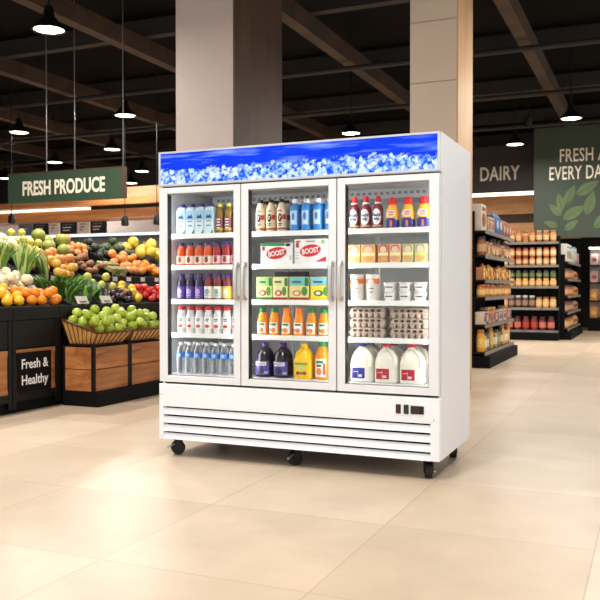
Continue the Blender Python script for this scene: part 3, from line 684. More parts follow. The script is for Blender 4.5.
def cup(w, c1, c2, c3):
    b = MB().box(-w / 2, w / 2, -.026, .026, 0, .108, c1, .003)
    f = MB().box(-w / 2 + .003, w / 2 - .003, -.0262, -.0258, .004, .104, c1); f.box(-w / 2 + .003, w / 2 - .003, -.0266, -.026, .042, .06, c3); f.oval_y(0, .079, w * .3, .019, -.026, M('box_cream', (232, 200, 170)), .001); f.oval_y(0, .083, w * .38, .021, -.026, c2, .0006)
    f.oval_y(0, .024, w * .36, .016, -.026, M('food_tan', (216, 164, 96)), .001)
    return spec('pudding_box', 'box', ('box', b, [('printed_front', f)]))
rs = M('rose_box', (206, 136, 108), .5); yl2 = M('gold_box', (226, 180, 104), .5); gr2 = M('sage_box', (186, 192, 126), .5); mar2 = M('maroon_print', (150, 50, 60)); pk = M('salmon_print', (214, 110, 90)); gy = M('mauve_print', (150, 140, 150)); pink_b = M('pink_box', (232, 170, 150), .5); cr2 = M('cream_print', (240, 226, 170))
for i, (x, w_, a) in enumerate([(1.292, .074, (yl2, mar2, cr2)), (1.377, .088, (yl2, pk, cr2)), (1.469, .066, (rs, mar2, cr2)), (1.541, .070, (pink_b, M('red_print', (196, 50, 56)), cr2)), (1.617, .066, (gr2, gy, cr2)), (1.690, .068, (gr2, gy, M('lime_print', (210, 210, 120))))]):
    nm = ['yellow pudding box with maroon oval', 'wider yellow pudding box with salmon oval', 'rose pudding box with maroon oval', 'pink pudding box with red oval', 'sage green pudding box with cream stripe', 'sage green pudding box with lime stripe'][i]
    place(cup(w_, *a), nm + ', second shelf, right door', (x, .13, 1.2246), 0, 'pudding boxes on the second right shelf')
tubw = M('tub_white', (238, 232, 222), .4)
b = MB().loft([(0, .034, .034, 2), (.005, .036, .036, 2), (.135, .041, .041, 2), (.138, .041, .041, 2)], tubw, 24)
lb = MB(); lb.arc(.0402, .1, .128, -1.5, 1.5, M('tub_orange', (236, 120, 40)), n=14); lb.arc_oval(.0406, .1, .026, .45, M('tub_pale', (240, 236, 230)), .0018); marks(lb, .0392, .068, .017, M('tub_ink', (120, 120, 124)), 2, .005, .02)
lid = MB().lathe([(.0435, .137), (.0435, .150), (.042, .153)], tubw, 24)
row(spec('yogurt_tub', 'tub', ('tub', b, []), ('lid', lid, []), ('label_band', lb, [])), 2, 2, [1.297, 1.396], 'tall cream yogurt tub with orange band', .14, 'tall yogurt tubs')
cupm = M('cup_white', (236, 234, 232), .4)
b = MB().loft([(0, .030, .030, 3), (.044, .0365, .0365, 3)], cupm, 24)
lb = MB().box(-.025, .025, -.0358, -.030, .014, .036, cupm); lb.box(-.021, .021, -.0366, -.0357, .022, .029, M('cup_ink', (70, 70, 78)))
lid = MB().loft([(.044, .0385, .0385, 3), (.052, .0385, .0385, 3), (.053, .037, .037, 3)], M('cup_lid', (214, 210, 204), .35), 24)
cs = spec('yogurt_cup', 'cup', ('cup', b, []), ('lid', lid, []), ('label_panel', lb, []))
for i, x in enumerate((1.506, 1.596, 1.684)):
    for k_ in range(2):
        place(cs, '%s white yogurt cup from left, %s layer, third shelf, right door' % (ORD[i], ['lower', 'upper'][k_]), (x, .135, 1.0046 + k_ * .0536), 0, 'small white yogurt cups')
# egg cartons: pulp tray and lid with a row of dimples
pulp = pm('egg_pulp', (180, 162, 148), .9, var=.06, scale=60, bump=.3); hole_shade = pm('lid_hole_shade', (64, 44, 34), .7)
b = MB(); n = 6; w_ = .222
for i in range(n):
    for j in range(3):
        cx = -w_ / 2 + w_ * (i + .5) / n; cy = -.035 + j * .04
        b.loft([(0, .011, .012, 2.6, cx, cy), (.006, .014, .016, 2.6, cx, cy), (.028, .0183, .019, 3.5, cx, cy)], pulp, 12)
b.box(-w_ / 2 - .002, w_ / 2 + .002, -.056, .066, .026, .031, pulp, .001)
ld = MB(); ld.loft([(.031, .113, .061, 8, 0, .005), (.036, .112, .06, 8, 0, .005), (.054, .104, .053, 6, 0, .005), (.0575, .098, .048, 5, 0, .005)], pulp, 32)
wn = MB()
for i in range(5):
    cx = -w_ / 2 + w_ * (i + 1) / 6; wn.oval_y(cx, .0415,   .012, .008, -.0505, hole_shade, .007, 0, 14)  # dark ovals paint the shade inside the lid holes
es = spec('egg_carton', 'carton', ('tray', b, []), ('lid', ld, [('vent_hole', wn)]))
for i, x in enumerate((1.366, 1.620)):
    for k_ in range(3):
        place(es, '%s grey pulp egg carton in the %s stack, right door' % (['bottom', 'middle', 'top'][k_], ['left', 'right'][i]), (x, .165, .7876 + k_ * .0582), 0, 'egg cartons stacked behind the right door')
milk = M('milk', (240, 236, 222), .35)
def jug(capm, blk_):
    b = MB().loft([(0, .066, .066, 5), (.008, .072, .072, 5), (.13, .072, .072, 5), (.165, .066, .066, 3.4, -.002, 0), (.195, .050, .052, 2.6, -.008, 0), (.218, .028, .03, 2.2, -.014, 0), (.228, .019, .019, 2, -.015, 0), (.238, .018, .018, 2, -.015, 0)], milk, 32)
    h = MB().tube([(.006, -.03, .216), (.03, -.040, .206), (.048, -.05, .185), (.058, -.058, .155), (.060, -.064, .12), (.056, -.066, .10)], [.010, .011, .012, .012, .012, .008], milk, 12)
    l_ = MB().box(-.056, .028, -.0735, -.071, .022, .097, wl); l_.box(-.053, .025, -.0742, -.0734, .025, .094, blk_); l_.box(-.014, .008, -.0748, -.0741, .034, .05, M('off_white2', (226, 220, 224))); l_.box(-.044, -.014, -.0748, -.0741, .066, .070, M('off_white2', (226, 220, 224))); l_.box(-.018, -.0165, -.0748, -.0741, .03, .08, M('off_white2', (226, 220, 224)))
    c = MB().lathe([(.0225, .232), (.0225, .248), (.021, .252)], capm, 20, -.015, 0)
    return spec('milk_jug', 'jug', ('jug', b, [('handle', h)]), ('cap', c, []), ('label_panel', l_, []), zs=.89)
jb, jr = jug(M('blue_milk_cap', (40, 44, 150)), M('milk_blue', (44, 50, 140))), jug(M('red_milk_cap', (206, 36, 40)), M('milk_red', (186, 30, 44)))
for i, (x, q, nm) in enumerate([(1.335, jb, 'milk jug with blue cap and blue label'), (1.484, jr, 'milk jug with red cap, middle of three'), (1.636, jr, 'milk jug with red cap, rightmost of three')]):
    place(q, nm + ', bottom right shelf', (x, .168, .5256), 0, 'milk jugs on the bottom right shelf')
    place(q, 'milk jug behind the %s front one, bottom right shelf' % ['left', 'middle', 'right'][i], (x + .002, .32, .5256), 0, 'milk jugs in the second row')

# ------------------------------------------------------------------ produce stands on the left
wood_box = wood('crate_wood', (126, 72, 34), (196, 128, 70), (1, .25, 2.2), 7)
wood_rail = wood('rail_wood', (150, 92, 50), (190, 126, 78), (1, .3, 2), 7)
XF = -2.1
def stand(y0, y1, label, sign=False):
    t = thing('produce_stand', label, 'stand', (XF, (y0 + y1) / 2, 0)); h = (y1 - y0) / 2
    MB().box(-.95, -.03, -h, h, 0, .10, black_matte).build('plinth', t, False)
    MB().box(-.95, -.012, -h + .002, h - .002, .10, .80, black_matte).build('body', t, False)
    b = MB()
    for q in (-h + .002, h - .042): b.box(-.012, .012, q, q + .04, .04, .80, black_metal, .002)
    b.box(-.012, .008, -h + .04, h - .04, .10, .17, black_metal); b.build('frame', t, False)
    b = MB(); b.box(-.012, -.002, -h + .044, h - .044, .17, .54, wood_box); b.box(-.002, .004, -h + .044, h - .044, .50, .545, wood_rail); b.box(-.002, .004, -h + .044, h - .044, .17, .205, wood_rail)
    b.build('wood_panel', t, False)
    b = MB(); b.box(-.95, .004, -h + .002, h - .002, .56, .795, black_metal); b.box(-.95, -.03, -h, h, .795, .893, black_metal); b.box(-.03, .02, -h, h, .80, .915, black_metal, .003); b.build('tier_box', t, False)
    dk = MB(); dk.prism([(-.03, .895), (-.90, 1.14), (-.95, 1.14), (-.95, .9)], 1, -h, h, black_matte); dk.build('sloping_deck', t, False)
    return t
stand(-.62, .945, 'black and wood produce stand at the left edge of the picture')
st = stand(.95, 1.54, 'produce stand with the Fresh and Healthy board on its front')
stand(1.545, 2.6, 'produce stand behind the apple crates holding leafy greens')
stand(2.605, 3.9, 'produce stand behind the apple crates holding tomatoes')
t = thing('sign_board', 'black board lettered Fresh & Healthy on the wooden stand', 'sign', (XF + .0045, 1.215, .172))
MB().box(0, .012, -.215, .215, 0, .345, black_matte, .002).build('board', t, False)
for s_, zz in (('Fresh &', .205), ('Healthy', .065)):
    MB().text(s_, .118, white_text, lambda u, v, d: (.0126 + max(d, 0), u, zz + v), bold=.002, sx=.92, depth=.002).build('lettering', t, False)
# crates and baskets of apples
basket_m = wood('basket_wicker', (176, 124, 58), (214, 166, 92), (6, 6, 1), 8); rim_m = pm('basket_rim', (86, 48, 34), .4, .3)
XB, XC = -2.075, -1.712
def crate(y0, y1, label):
    t = thing('apple_crate', label, 'crate', ((XB + XC) / 2, (y0 + y1) / 2, 0)); hx = (XC - XB) / 2; h = (y1 - y0) / 2
    MB().box(-hx + .012, hx + .045, -h - .006, h + .001, 0, .135, black_matte).build('plinth', t, False)
    for sx in (-1, 1):
        for sy in (-1, 1):
            MB().box(sx * hx - (.036 if sx > 0 else 0), sx * hx + (.036 if sx < 0 else 0), sy * h - (.028 if sy > 0 else 0), sy * h + (.028 if sy < 0 else 0), 0, .552, black_metal, .002).build('post', t, False)
    for z0, z1 in ((.138, .330), (.337, .535)):
        b = MB(); b.box(hx - .014, hx - .004, -h + .028, h - .028, z0, z1, wood_box, .001); b.box(-hx + .028, hx - .028, -h + .004, -h + .014, z0, z1, wood_box, .001); b.box(-hx + .028, hx - .028, h - .014, h - .004, z0, z1, wood_box, .001)
        b.build('wood_board', t, False)
    MB().box(-hx + .02, hx - .02, -h + .02, h - .02, .53, .552, black_matte).build('top', t, False)
    return t
def basket(y0, y1, label):
    t = thing('wicker_basket', label, 'basket', ((XB + XC) / 2, (y0 + y1) / 2, .561)); h = (y1 - y0) / 2; hx = (XC - XB) / 2
    B = [(-hx + .05, -h + .05, 0), (hx - .05, -h + .05, 0), (hx - .05, h - .05, 0), (-hx + .05, h - .05, 0)]
    T = [(-hx - .004, -h, .225), (hx + .035, -h, .105), (hx + .035, h, .105), (-hx - .004, h, .225)]
    b = MB().add(B + T, [(0, 1, 2, 3)] + [(i, (i + 1) % 4, 4 + (i + 1) % 4, 4 + i) for i in range(4)], basket_m)
    o = b.build('liner', t, False); md = o.modifiers.new('thickness', 'SOLIDIFY'); md.thickness = .006; md.offset = -1
    MB().tube([T[0], T[1], T[2], T[3], T[0]], .009, rim_m, 8).build('rim', t)
    MB().tube([B[0], B[1], B[2], B[3], B[0]], .007, rim_m, 8).build('base_rim', t)
    b = MB()
    for i in range(4):
        n = 7
        for q in range(n + 1):
            f = q / n; p0 = [B[i][c] + (B[(i + 1) % 4][c] - B[i][c]) * f for c in range(3)]; p1 = [T[i][c] + (T[(i + 1) % 4][c] - T[i][c]) * f for c in range(3)]
            ox, oy = [(0, -.004), (.004, 0), (0, .004), (-.004, 0)][i]
            b.tube([(p0[0] + ox, p0[1] + oy, p0[2]), (p1[0] + ox, p1[1] + oy, p1[2])], .0045, rim_m, 6)
    b.build('wire_ribs', t)
    return t
crate(1.562, 2.110, 'left wooden crate with black posts under the apple basket')
crate(2.119, 2.690, 'right wooden crate beside the refrigerator under the apple basket')
basket(1.568, 2.104, 'left wicker basket heaped with green apples')
basket(2.124, 2.684, 'right wicker basket of green apples beside the refrigerator')

# --- fruit shapes
def ball(name, mat, r, prof=None, sq=(1, 1, 1), bumps=0, seg=18, n=12):
    """round fruit; prof maps angle (0 top..pi bottom) to a radius factor"""
    b = MB(); P = []
    for i in range(n + 1):
        a = pi * i / n; k_ = prof(a) if prof else 1
        P.append((max(.0005, r * k_ * sin(a)), r * k_ * cos(a)))
    b.lathe(P, mat, seg, capb=True, capt=True)
    rr = random.Random(name)
    b.v = [tuple(c * q * (1 + (rr.uniform(-bumps, bumps))) for c, q in zip(v, sq)) for v in b.v]
    return b.mesh(name)
apple_prof = lambda a: (1 - .16 * math.exp(-(a / .32) ** 2)) * (1 - .10 * math.exp(-((pi - a) / .35) ** 2)) * (1 + .03 * cos(a))
pear_prof = lambda a: .82 + .1 * cos(pi - a) + .16 * math.exp(-(a / .5) ** 2)
APPLE = ball('green_apple', pm('apple_green', (164, 184, 58), .3, var=.14, scale=18), .045, apple_prof)
APPLE2 = ball('green_apple', pm('apple_yellowgreen', (190, 204, 84), .3, var=.14, scale=18), .045, apple_prof)
ORANGE = ball('orange', pm('orange_peel', (244, 140, 24), .4, var=.05, scale=90, bump=.15), .046)
AMBER = ball('yellow_orange', pm('amber_peel', (250, 184, 40), .4, var=.05, scale=90, bump=.15), .046)
ONION = ball('cauliflower', pm('cauliflower_white', (232, 226, 190), .7, var=.1, scale=60, bump=.5), .049, lambda a: 1 + .05 * sin(7 * a), bumps=.03)
TOMATO = ball('tomato', pm('tomato_red', (206, 40, 26), .25), .04, apple_prof, (1, 1, .86))
PEPPER = ball('yellow_pepper', pm('pepper_yellow', (244, 200, 40), .25), .045, lambda a: .95 + .05 * cos(4 * a))
PLUM = ball('dark_plum', pm('plum_dark', (52, 30, 40), .3), .035)
MANGO = ball('mango', pm('mango_yellow', (238, 180, 72), .4, var=.15, scale=10), .058, None, (.85, 1, .78))
PEACH = ball('peach', pm('peach_skin', (232, 150, 80), .5, var=.15, scale=12), .055, apple_prof)
POTATO = ball('potato', pm('potato_brown', (150, 104, 68), .7, var=.12), .05, None, (.8, 1, .75), .03)
MELON = ball('melon', pm('melon_green', (150, 156, 70), .5, var=.15, scale=14), .085, None, (1, 1, .92))
YMELON = ball('yellow_melon', pm('melon_yellow', (236, 206, 70), .45, var=.1), .08, None, (.9, 1, .9))
AVO = ball('avocado', pm('avocado_skin', (44, 50, 34), .55, var=.2, scale=40, bump=.3), .055, pear_prof)
DGREEN = ball('dark_green_squash', pm('squash_green', (60, 84, 46), .5, var=.2), .06, None, (.85, 1, .85))
PEARF = ball('pear', pm('pear_yellow', (206, 200, 90), .45, var=.12), .055, pear_prof)
CABB = ball('cabbage', pm('cabbage_pale', (206, 214, 170), .6, var=.15, scale=14, bump=.4), .08, lambda a: 1 + .04 * sin(6 * a), bumps=.02)
def pile(mesh, cat, n, x0, x1, y0, y1, r, deck, desc, group, seed, alt=None, flat=.0):
    """drops fruit one by one into the lowest free hollow of a bin whose floor is deck(x)"""
    rn = random.Random(seed); P = []; e = .004
    sl = (deck(x1) - deck(x0)) / (x1 - x0); nf = sqrt(1 + sl * sl)
    for i in range(n):
        best = None
        for _ in range(90):
            x, y = rn.uniform(x0 + r, x1 - r), rn.uniform(y0 + r, y1 - r); z = deck(x) + r * nf
            for a, b_, c in P:
                dd = (x - a) ** 2 + (y - b_) ** 2
                if dd < (2 * r + .001) ** 2: z = max(z, c + sqrt((2 * r + .001) ** 2 - dd))
            sc_ = z - deck(x)
            if best is None or sc_ < best[0]: best = (sc_, x, y, z)
        P.append(best[1:])
    P.sort(key=lambda q: (-round(q[0] / (1.6 * r)), q[1]))
    rowi = {}; rows = sorted({-round(q[0] / (1.6 * r)) for q in P})
    for q in P:
        ky = -round(q[0] / (1.6 * r)); ri = rows.index(ky); ci = rowi.get(ky, 0); rowi[ky] = ci + 1
        m = alt if alt and rn.random() < .45 else mesh
        o = link(mesh.name.split('.')[0], m); o.location = (q[0], q[1], q[2]); o.rotation_euler = (rn.uniform(-.5, .5), rn.uniform(-.5, .5), rn.uniform(0, 6.28))
        tag(o, '%s, %s from left, %s row from front' % (desc, ORD[ci], ORD[ri]), cat, group)
adeck = lambda x: .635 + (-1.68 - x) * .30
pile(APPLE, 'apple', 26, -2.075, -1.68, 1.578, 2.094, .0455, adeck, 'green apple in the left basket', 'green apples in the left wicker basket', 3, APPLE2)
pile(APPLE, 'apple', 28, -2.06, -1.69, 2.140, 2.668, .0455, adeck, 'green apple in the right basket', 'green apples in the right wicker basket', 4, APPLE2)
fdeck = lambda x: max(.895 + (-2.13 - x) * .2816, .895) + .003
pile(AMBER, 'orange', 17, -2.46, -2.13, .62, 1.24, .047, fdeck, 'yellow orange on the black tier', 'yellow oranges beside the darker oranges', 5)
pile(ORANGE, 'orange', 15, -2.46, -2.13, 1.25, 1.74, .047, fdeck, 'bright orange on the black tier', 'oranges beside the leafy greens', 6)
pile(ONION, 'cauliflower', 30, -2.74, -2.44, .80, 1.74, .053, fdeck, 'small white cauliflower behind the oranges', 'white cauliflowers behind the oranges', 8)
pile(PLUM, 'plum', 26, -2.50, -2.135, 2.45, 2.86, .036, fdeck, 'dark plum beside the tomatoes', 'dark plums on the front tier', 9)
pile(PEPPER, 'pepper', 8, -2.50, -2.135, 2.87, 3.08, .046, fdeck, 'yellow pepper beside the tomatoes', 'yellow peppers on the front tier', 10)
pile(TOMATO, 'tomato', 36, -2.50, -2.135, 3.09, 3.80, .041, fdeck, 'red tomato on the front tier', 'red tomatoes beside the refrigerator', 11)
pile(MANGO, 'mango', 7, -2.82, -2.60, 2.2, 2.58, .060, fdeck, 'pale mango behind the greens', 'mangoes behind the leafy greens', 12)
pile(PEARF, 'pear', 6, -2.74, -2.52, 2.6, 3.1, .062, fdeck, 'pear on the upper front tier', 'pears above the plums', 13)
# --- leafy bunches
def bunch(name, n, L, spread, wd, mat, seed, mat2=None, lean=0):
    rn = random.Random(seed); b = MB()
    for i in range(n):
        a = rn.uniform(0, 2 * pi); s_ = rn.uniform(.1, 1) * spread; l_ = L * rn.uniform(.75, 1.05); k_ = rn.uniform(.2, .9)
        pts = [(cos(a) * .02 * rn.random() + cos(a) * s_ * f ** (1 + k_) + lean * f * f, sin(a) * .02 + sin(a) * s_ * f ** (1 + k_), .008 + l_ * (f - .25 * k_ * f ** 3)) for f in (0, .2, .4, .6, .8, 1)]
        b.tube(pts, [wd * .55, wd * .8, wd, wd, wd * .8, wd * .12], mat if (not mat2 or rn.random() < .6) else mat2, 6, .3)
    return b.mesh(name)
lk1 = pm('leek_green', (104, 146, 62), .5, var=.25, scale=10); lk2 = pm('leek_pale', (198, 206, 124), .5, var=.15, scale=10)
kale1 = pm('greens_dark', (66, 108, 40), .5, var=.3, scale=12); kale2 = pm('greens_mid', (122, 166, 66), .5, var=.25, scale=12)
LEEK = [bunch("leek_bunch", 34, .45, .11, .019, lk1, q, lk2, .10) for q in range(3)]
KALE = [bunch("greens_bunch", 38, .20, .095, .024, kale1, q + 9, kale2, .07) for q in range(3)]
i = 0
for y in (.72, 1.05, 1.38, 1.71, 2.04):
    for x in (-2.97, -2.80):
        o = link('leek_bunch', LEEK[i % 3]); o.location = (x, y + (.165 if x > -2.9 else 0), fdeck(x) + .004); o.rotation_euler = (0, 0, i * 1.1)
        tag(o, 'leafy green leek bunch, %s from left in the %s row' % (ORD[i // 2], 'back' if x < -2.9 else 'front'), 'leek', 'leek bunches standing behind the cauliflowers'); i += 1
i = 0
for x in (-2.23, -2.39, -2.55):
    for y in (1.87, 2.09, 2.31):
        o = link('greens_bunch', KALE[i % 3]); o.location = (x, y + (i % 2) * .04, fdeck(x) + .004); o.rotation_euler = (0, 0, i * 1.7)
        tag(o, 'dark leafy greens bunch, %s in the %s row from the front edge' % (ORD[i % 3], ORD[i // 3]), 'greens', 'dark leafy greens beside the oranges'); i += 1
card_m = pm('price_card', (226, 220, 208), .6, var=.02); card_ink = pm('card_ink', (120, 112, 104), .6)
for y, nm in ((1.88, 'white price card in front of the leafy greens'), (2.25, 'white price card in front of the dark plums')):
    t = thing('price_card', nm, 'card', (XF + .018, y, .9155)); b = MB(); b.box(-.012, .008, -.012, .012, 0, .012, black_metal); b.build('clip', t)
    b = MB().prism([(.004, .01), (.007, .01), (-.030, .082), (-.033, .082)], 1, -.085, .085, card_m); b.prism([(.0045, .022), (.0055, .022), (-.0005, .036), (-.0015, .036)], 1, -.05, .05, card_ink); b.build('card', t, False)

# --- upper produce bank
t = thing('produce_bank', 'long black raised produce bank behind the front stands', 'stand', (-3.09, 3.3, 0))
MB().box(-1.0, .0, -2.3, 2.6, 0, 1.0, black_matte).build('body', t, False)
MB().box(-.04, .03, -2.3, 2.6, 1.0, 1.215, black_metal, .003).build('front_riser', t, False)
MB().prism([(-.04, 1.19), (-1.0, 1.60), (-1.0, 1.0), (-.04, 1.0)], 1, -2.3, 2.6, black_matte).build('sloping_deck', t, False)
b = MB()
bdeck = lambda x: 1.19 + (-3.13 - x) * .427 + .003
for y in (2.42, 2.85, 3.3, 3.75, 4.15, 4.6, 5.1): 
    y -= 3.3; b = MB()
    b.prism([(-.04, 1.19), (-1.0, 1.60), (-1.0, 1.67), (-.04, 1.26)], 1, y - .008, y + .008, black_matte)
    b.build('bin_divider', t, False)
for q, y in enumerate((2.62, 3.1, 3.72, 4.0, 4.3, 4.62, 4.95)):
    b = MB().box(.0305, .034, y - 3.3 - .045, y - 3.3 + .045, 1.155, 1.205, card_m); b.build('price_tag', t, False)
BANK = [(2.43, 2.84, MANGO, 'mango', 14, .060, 'mango in the lower bank bin'), (2.86, 3.29, PEACH, 'peach', 12, .058, 'peach in the lower bank bin'),
        (3.31, 3.74, POTATO, 'potato', 15, .052, 'brown potato in the lower bank bin'), (4.16, 4.59, PEACH, 'peach', 12, .058, 'peach in the lower bank bin by tubs'),
        (4.61, 5.09, ORANGE, 'orange', 16, .048, 'orange in the lower bank bin')]
for j, (y0, y1, m, cat, n, r, d) in enumerate(BANK):
    pile(m, cat, n, -3.58, -3.135, y0 + .01, y1 - .01, r, bdeck, d, d.replace(' in ', 's in ', 1), 20 + j)
BANK2 = [(1.9, 2.40, CABB, 'cabbage', 5, .084, 'pale cabbage in the nearest upper bank bin'), (2.43, 2.84, CABB, 'cabbage', 5, .084, 'pale cabbage in the upper bank bin'), (2.86, 3.29, PEARF, 'pear', 12, .062, 'pear in the upper bank bin'),
         (3.31, 3.74, MELON, 'melon', 5, .088, 'green melon in the upper bank bin'), (3.76, 4.14, PEACH, 'peach', 10, .058, 'peach in the upper bank bin'),
         (4.16, 4.59, AVO, 'avocado', 12, .060, 'avocado in the upper bank bin'), (4.61, 5.09, DGREEN, 'squash', 12, .062, 'green squash in the upper bank bin'),
         (5.11, 5.85, YMELON, 'melon', 10, .084, 'yellow melon at the bank end')]
for j, (y0, y1, m, cat, n, r, d) in enumerate(BANK2):
    pile(m, cat, n, -4.06, -3.60, y0 + .01, y1 - .01, r, bdeck, d, d.replace(' in ', 's in ', 1), 40 + j)
tub_c = pm('fruit_tub', (206, 196, 140), .3, var=.25, scale=25); tub_g = pm('salad_tub', (140, 160, 84), .3, var=.3, scale=25); tub_l = pm('tub_lid', (150, 140, 90), .25, var=.3, scale=20)
def tub(mat):
    b = MB().loft([(0, .042, .042, 4), (.085, .051, .051, 4)], mat, 16); b.loft([(.085, .053, .053, 4), (.098, .050, .050, 4)], tub_l, 16); return b.mesh('fruit_tub')
TB = [tub(tub_c), tub(tub_g)]
for q in range(6):
    x, y = -3.22 - .15 * (q // 3), 3.825 + .125 * (q % 3)
    o = link('fruit_tub', TB[q % 2]); o.location = (x, y, bdeck(x) + .004); o.rotation_euler = (0, .403, 0)
    tag(o, 'clear lidded tub of %s, %s from left in the %s row on the bank' % (['cut fruit', 'salad'][q % 2], ORD[q % 3], ['front', 'back'][q // 3]), 'tub', 'lidded tubs on the produce bank')

# ------------------------------------------------------------------ far left: wall case and wood bulkheads
blwood = wood('bulkhead_wood', (150, 92, 46), (196, 130, 74), (.2, 1, 2), 5); blwood2 = wood('bulkhead_wood_pale', (160, 120, 84), (190, 150, 110), (.2, 1, 2), 5)
strip = emis('bulkhead_glow', (255, 236, 208), 2.2)
struct('trim_20', MB().box(-16, -7.0, 11.3, 11.9, 2.68, 2.90, blwood))
struct('trim_21', MB().box(-16, -6.6, 11.1, 11.25, 2.98, 3.12, blwood))
struct('trim_22', MB().box(-11.2, -6.6, 11.5, 11.8, 3.14, 3.42, blwood2))
struct('trim_23', MB().box(-16, -9.3, 11.25, 11.32, 2.91, 2.965, strip))
t = thing('refrigerated_wall_case', 'long white refrigerated wall case in the background behind the produce', 'cooler', (-11.4, 12.6, 0))
MB().box(-4.6, 5.0, .0, .5, 0, 2.74, pm('case_white', (206, 198, 190), .5)).build('back', t, False)
MB().box(-4.6, 5.0, -.75, 0, 0, .5, black_matte).build('base', t, False)
MB().box(-4.6, 5.0, -.64, -.6, 2.33, 2.385, emis('case_glow', (226, 238, 255), 2.0)).build('light_strip', t, False)
MB().box(-4.6, 5.0, -.6, 0, 2.33, 2.40, pm('case_grey', (160, 158, 156), .5)).build('canopy', t, False)
for z in (.85, 1.3, 1.75, 1.97): MB().box(-4.6, 5.0, -.6, 0, z - .03, z, pm('case_grey', (160, 158, 156), .5)).build('shelf', t, False)
bk_m = pm('board_black', (26, 26, 30), .5); bd_b = pm('board_blue', (96, 120, 140), .5); bd_w = pm('board_white', (222, 214, 206), .5)
for q, (x0, x1, m, nm) in enumerate([(-12.05, -11.6, bd_b, 'blue'), (-11.57, -11.1, bk_m, 'black'), (-11.07, -10.75, bd_w, 'white'), (-10.72, -10.22, bk_m, 'black'), (-10.19, -9.83, bd_w, 'white'), (-9.80, -9.33, bk_m, 'black')]):
    u = thing('menu_board', '%s board over the wall case, %s from left' % (nm, ORD[q]), 'board', (x0, 11.94, 2.4005), 0, 'boards along the top of the wall case')
    MB().box(0, x1 - x0, 0, .04, 0, .31, m, .002).build('panel', u, False)
    k_ = bd_w if m is not bd_w else bk_m
    for g in range(3): MB().box(.08, x1 - x0 - .1 - .05 * g, -.003, 0, .22 - .07 * g, .245 - .07 * g, k_ if g else bd_b).build('printed_line', u, False)

# ------------------------------------------------------------------ packaged goods
lidd = pm('jar_lid', (92, 48, 30), .4); 
PK = {}
def jar(c, lc, lab, r=.05, h=.17):
    k_ = ('jar', c, lc, lab, r, h)
    if k_ not in PK:
        b = MB(); a = pm('goods_%d_%d_%d' % c, c, .35, var=.2, scale=20); l_ = pm('goods_%d_%d_%d' % lc, lc, .4); q = pm('goods_%d_%d_%d' % lab, lab, .5)
        b.lathe([(r * .94, 0), (r, h * .05), (r, h * .72), (r * .8, h * .82), (r * .78, h * .84)], a, 14); b.lathe([(r * .84, h * .84), (r * .84, h * .98), (r * .78, h)], l_, 14)
        b.lathe([(r * 1.015, h * .2), (r * 1.015, h * .6)], q, 14, False, False); PK[k_] = b.mesh('jar')
    return PK[k_]
def pack(c, p, w_, d_, h, kind='box'):
    k_ = (kind, c, p, w_, d_, h)
    if k_ not in PK:
        b = MB(); a = pm('goods_%d_%d_%d' % c, c, .5, var=.1, scale=10); q = pm('goods_%d_%d_%d' % p, p, .5, var=.25, scale=25)
        if kind == 'box':
            b.box(-w_ / 2, w_ / 2, -d_ / 2, d_ / 2, 0, h, a, .003); b.oval_y(0, h * .42, w_ * .38, h * .27, -d_ / 2, q, .002); b.box(-w_ * .36, w_ * .36, -d_ / 2 - .002, -d_ / 2, h * .76, h * .9, q)
        else:
            b.loft([(0, w_ * .42, d_ * .40, 5), (h * .08, w_ * .47, d_ * .48, 3.5), (h * .5, w_ * .48, d_ * .5, 2.8), (h * .86, w_ * .46, d_ * .3, 3), (h * .93, w_ * .45, d_ * .06, 6), (h, w_ * .45, d_ * .04, 6)], a, 20)
            b.oval_y(0, h * .45, w_ * .3, h * .2, -d_ * .44, q, d_ * .07)
        PK[k_] = b.mesh(kind)
    return PK[k_]
def fill(items, axis, a0, a1, off, z, shelf, group, rz, cat, step, lay=1, hz=0, nm=None):
    """one shelf row of goods along an axis; items cycle through (mesh, description)"""
    n = int((a1 - a0) / step + 1e-6)
    for i in range(n):
        m, d = items[i * len(items) // n] if len(items) < 6 else items[i % len(items)]
        a = a0 + step * (i + .5)
        for k_ in range(lay):
            o = link(nm or m.name.split('.')[0], m)
            o.location = (off, a, z + .0008 + k_ * hz) if axis == 'y' else (a, off, z + .0008 + k_ * hz); o.rotation_euler = (0, 0, rz)
            tag(o, '%s, %s from left%s, %s' % (d, ORD[i], '' if lay == 1 else [' below', ' on top'][k_], shelf), cat, group)
def shelving(name, label, loc, rz, length, depth, levels, height, base_h=.16, core=.06, ends=True):
    """shelf unit, front edge at local y=0 facing -Y, running along +X"""
    t = thing(name, label, 'shelves', loc, rz)
    MB().box(0, length, -.06, depth, 0, base_h, black_matte, .004).build('base', t, False)
    MB().box(0, length, depth - core, depth, base_h, height, black_matte).build('back_panel', t, False)
    if ends:
        for x in (0, length - .025): MB().box(x, x + .025, depth * .3, depth - core, base_h, height, black_matte).build('end_panel', t, False)
    for z in levels:
        p = MB().box(.026, length - .026, .008, depth - core - .001, z - .022, z, black_metal).build('shelf', t, False)
        MB().box(.0, length, -.006, .008, z - .045, z + .004, pm('price_rail', (128, 122, 116), .4, var=.25, scale=6), .001).build('price_rail', p, False)
    return t
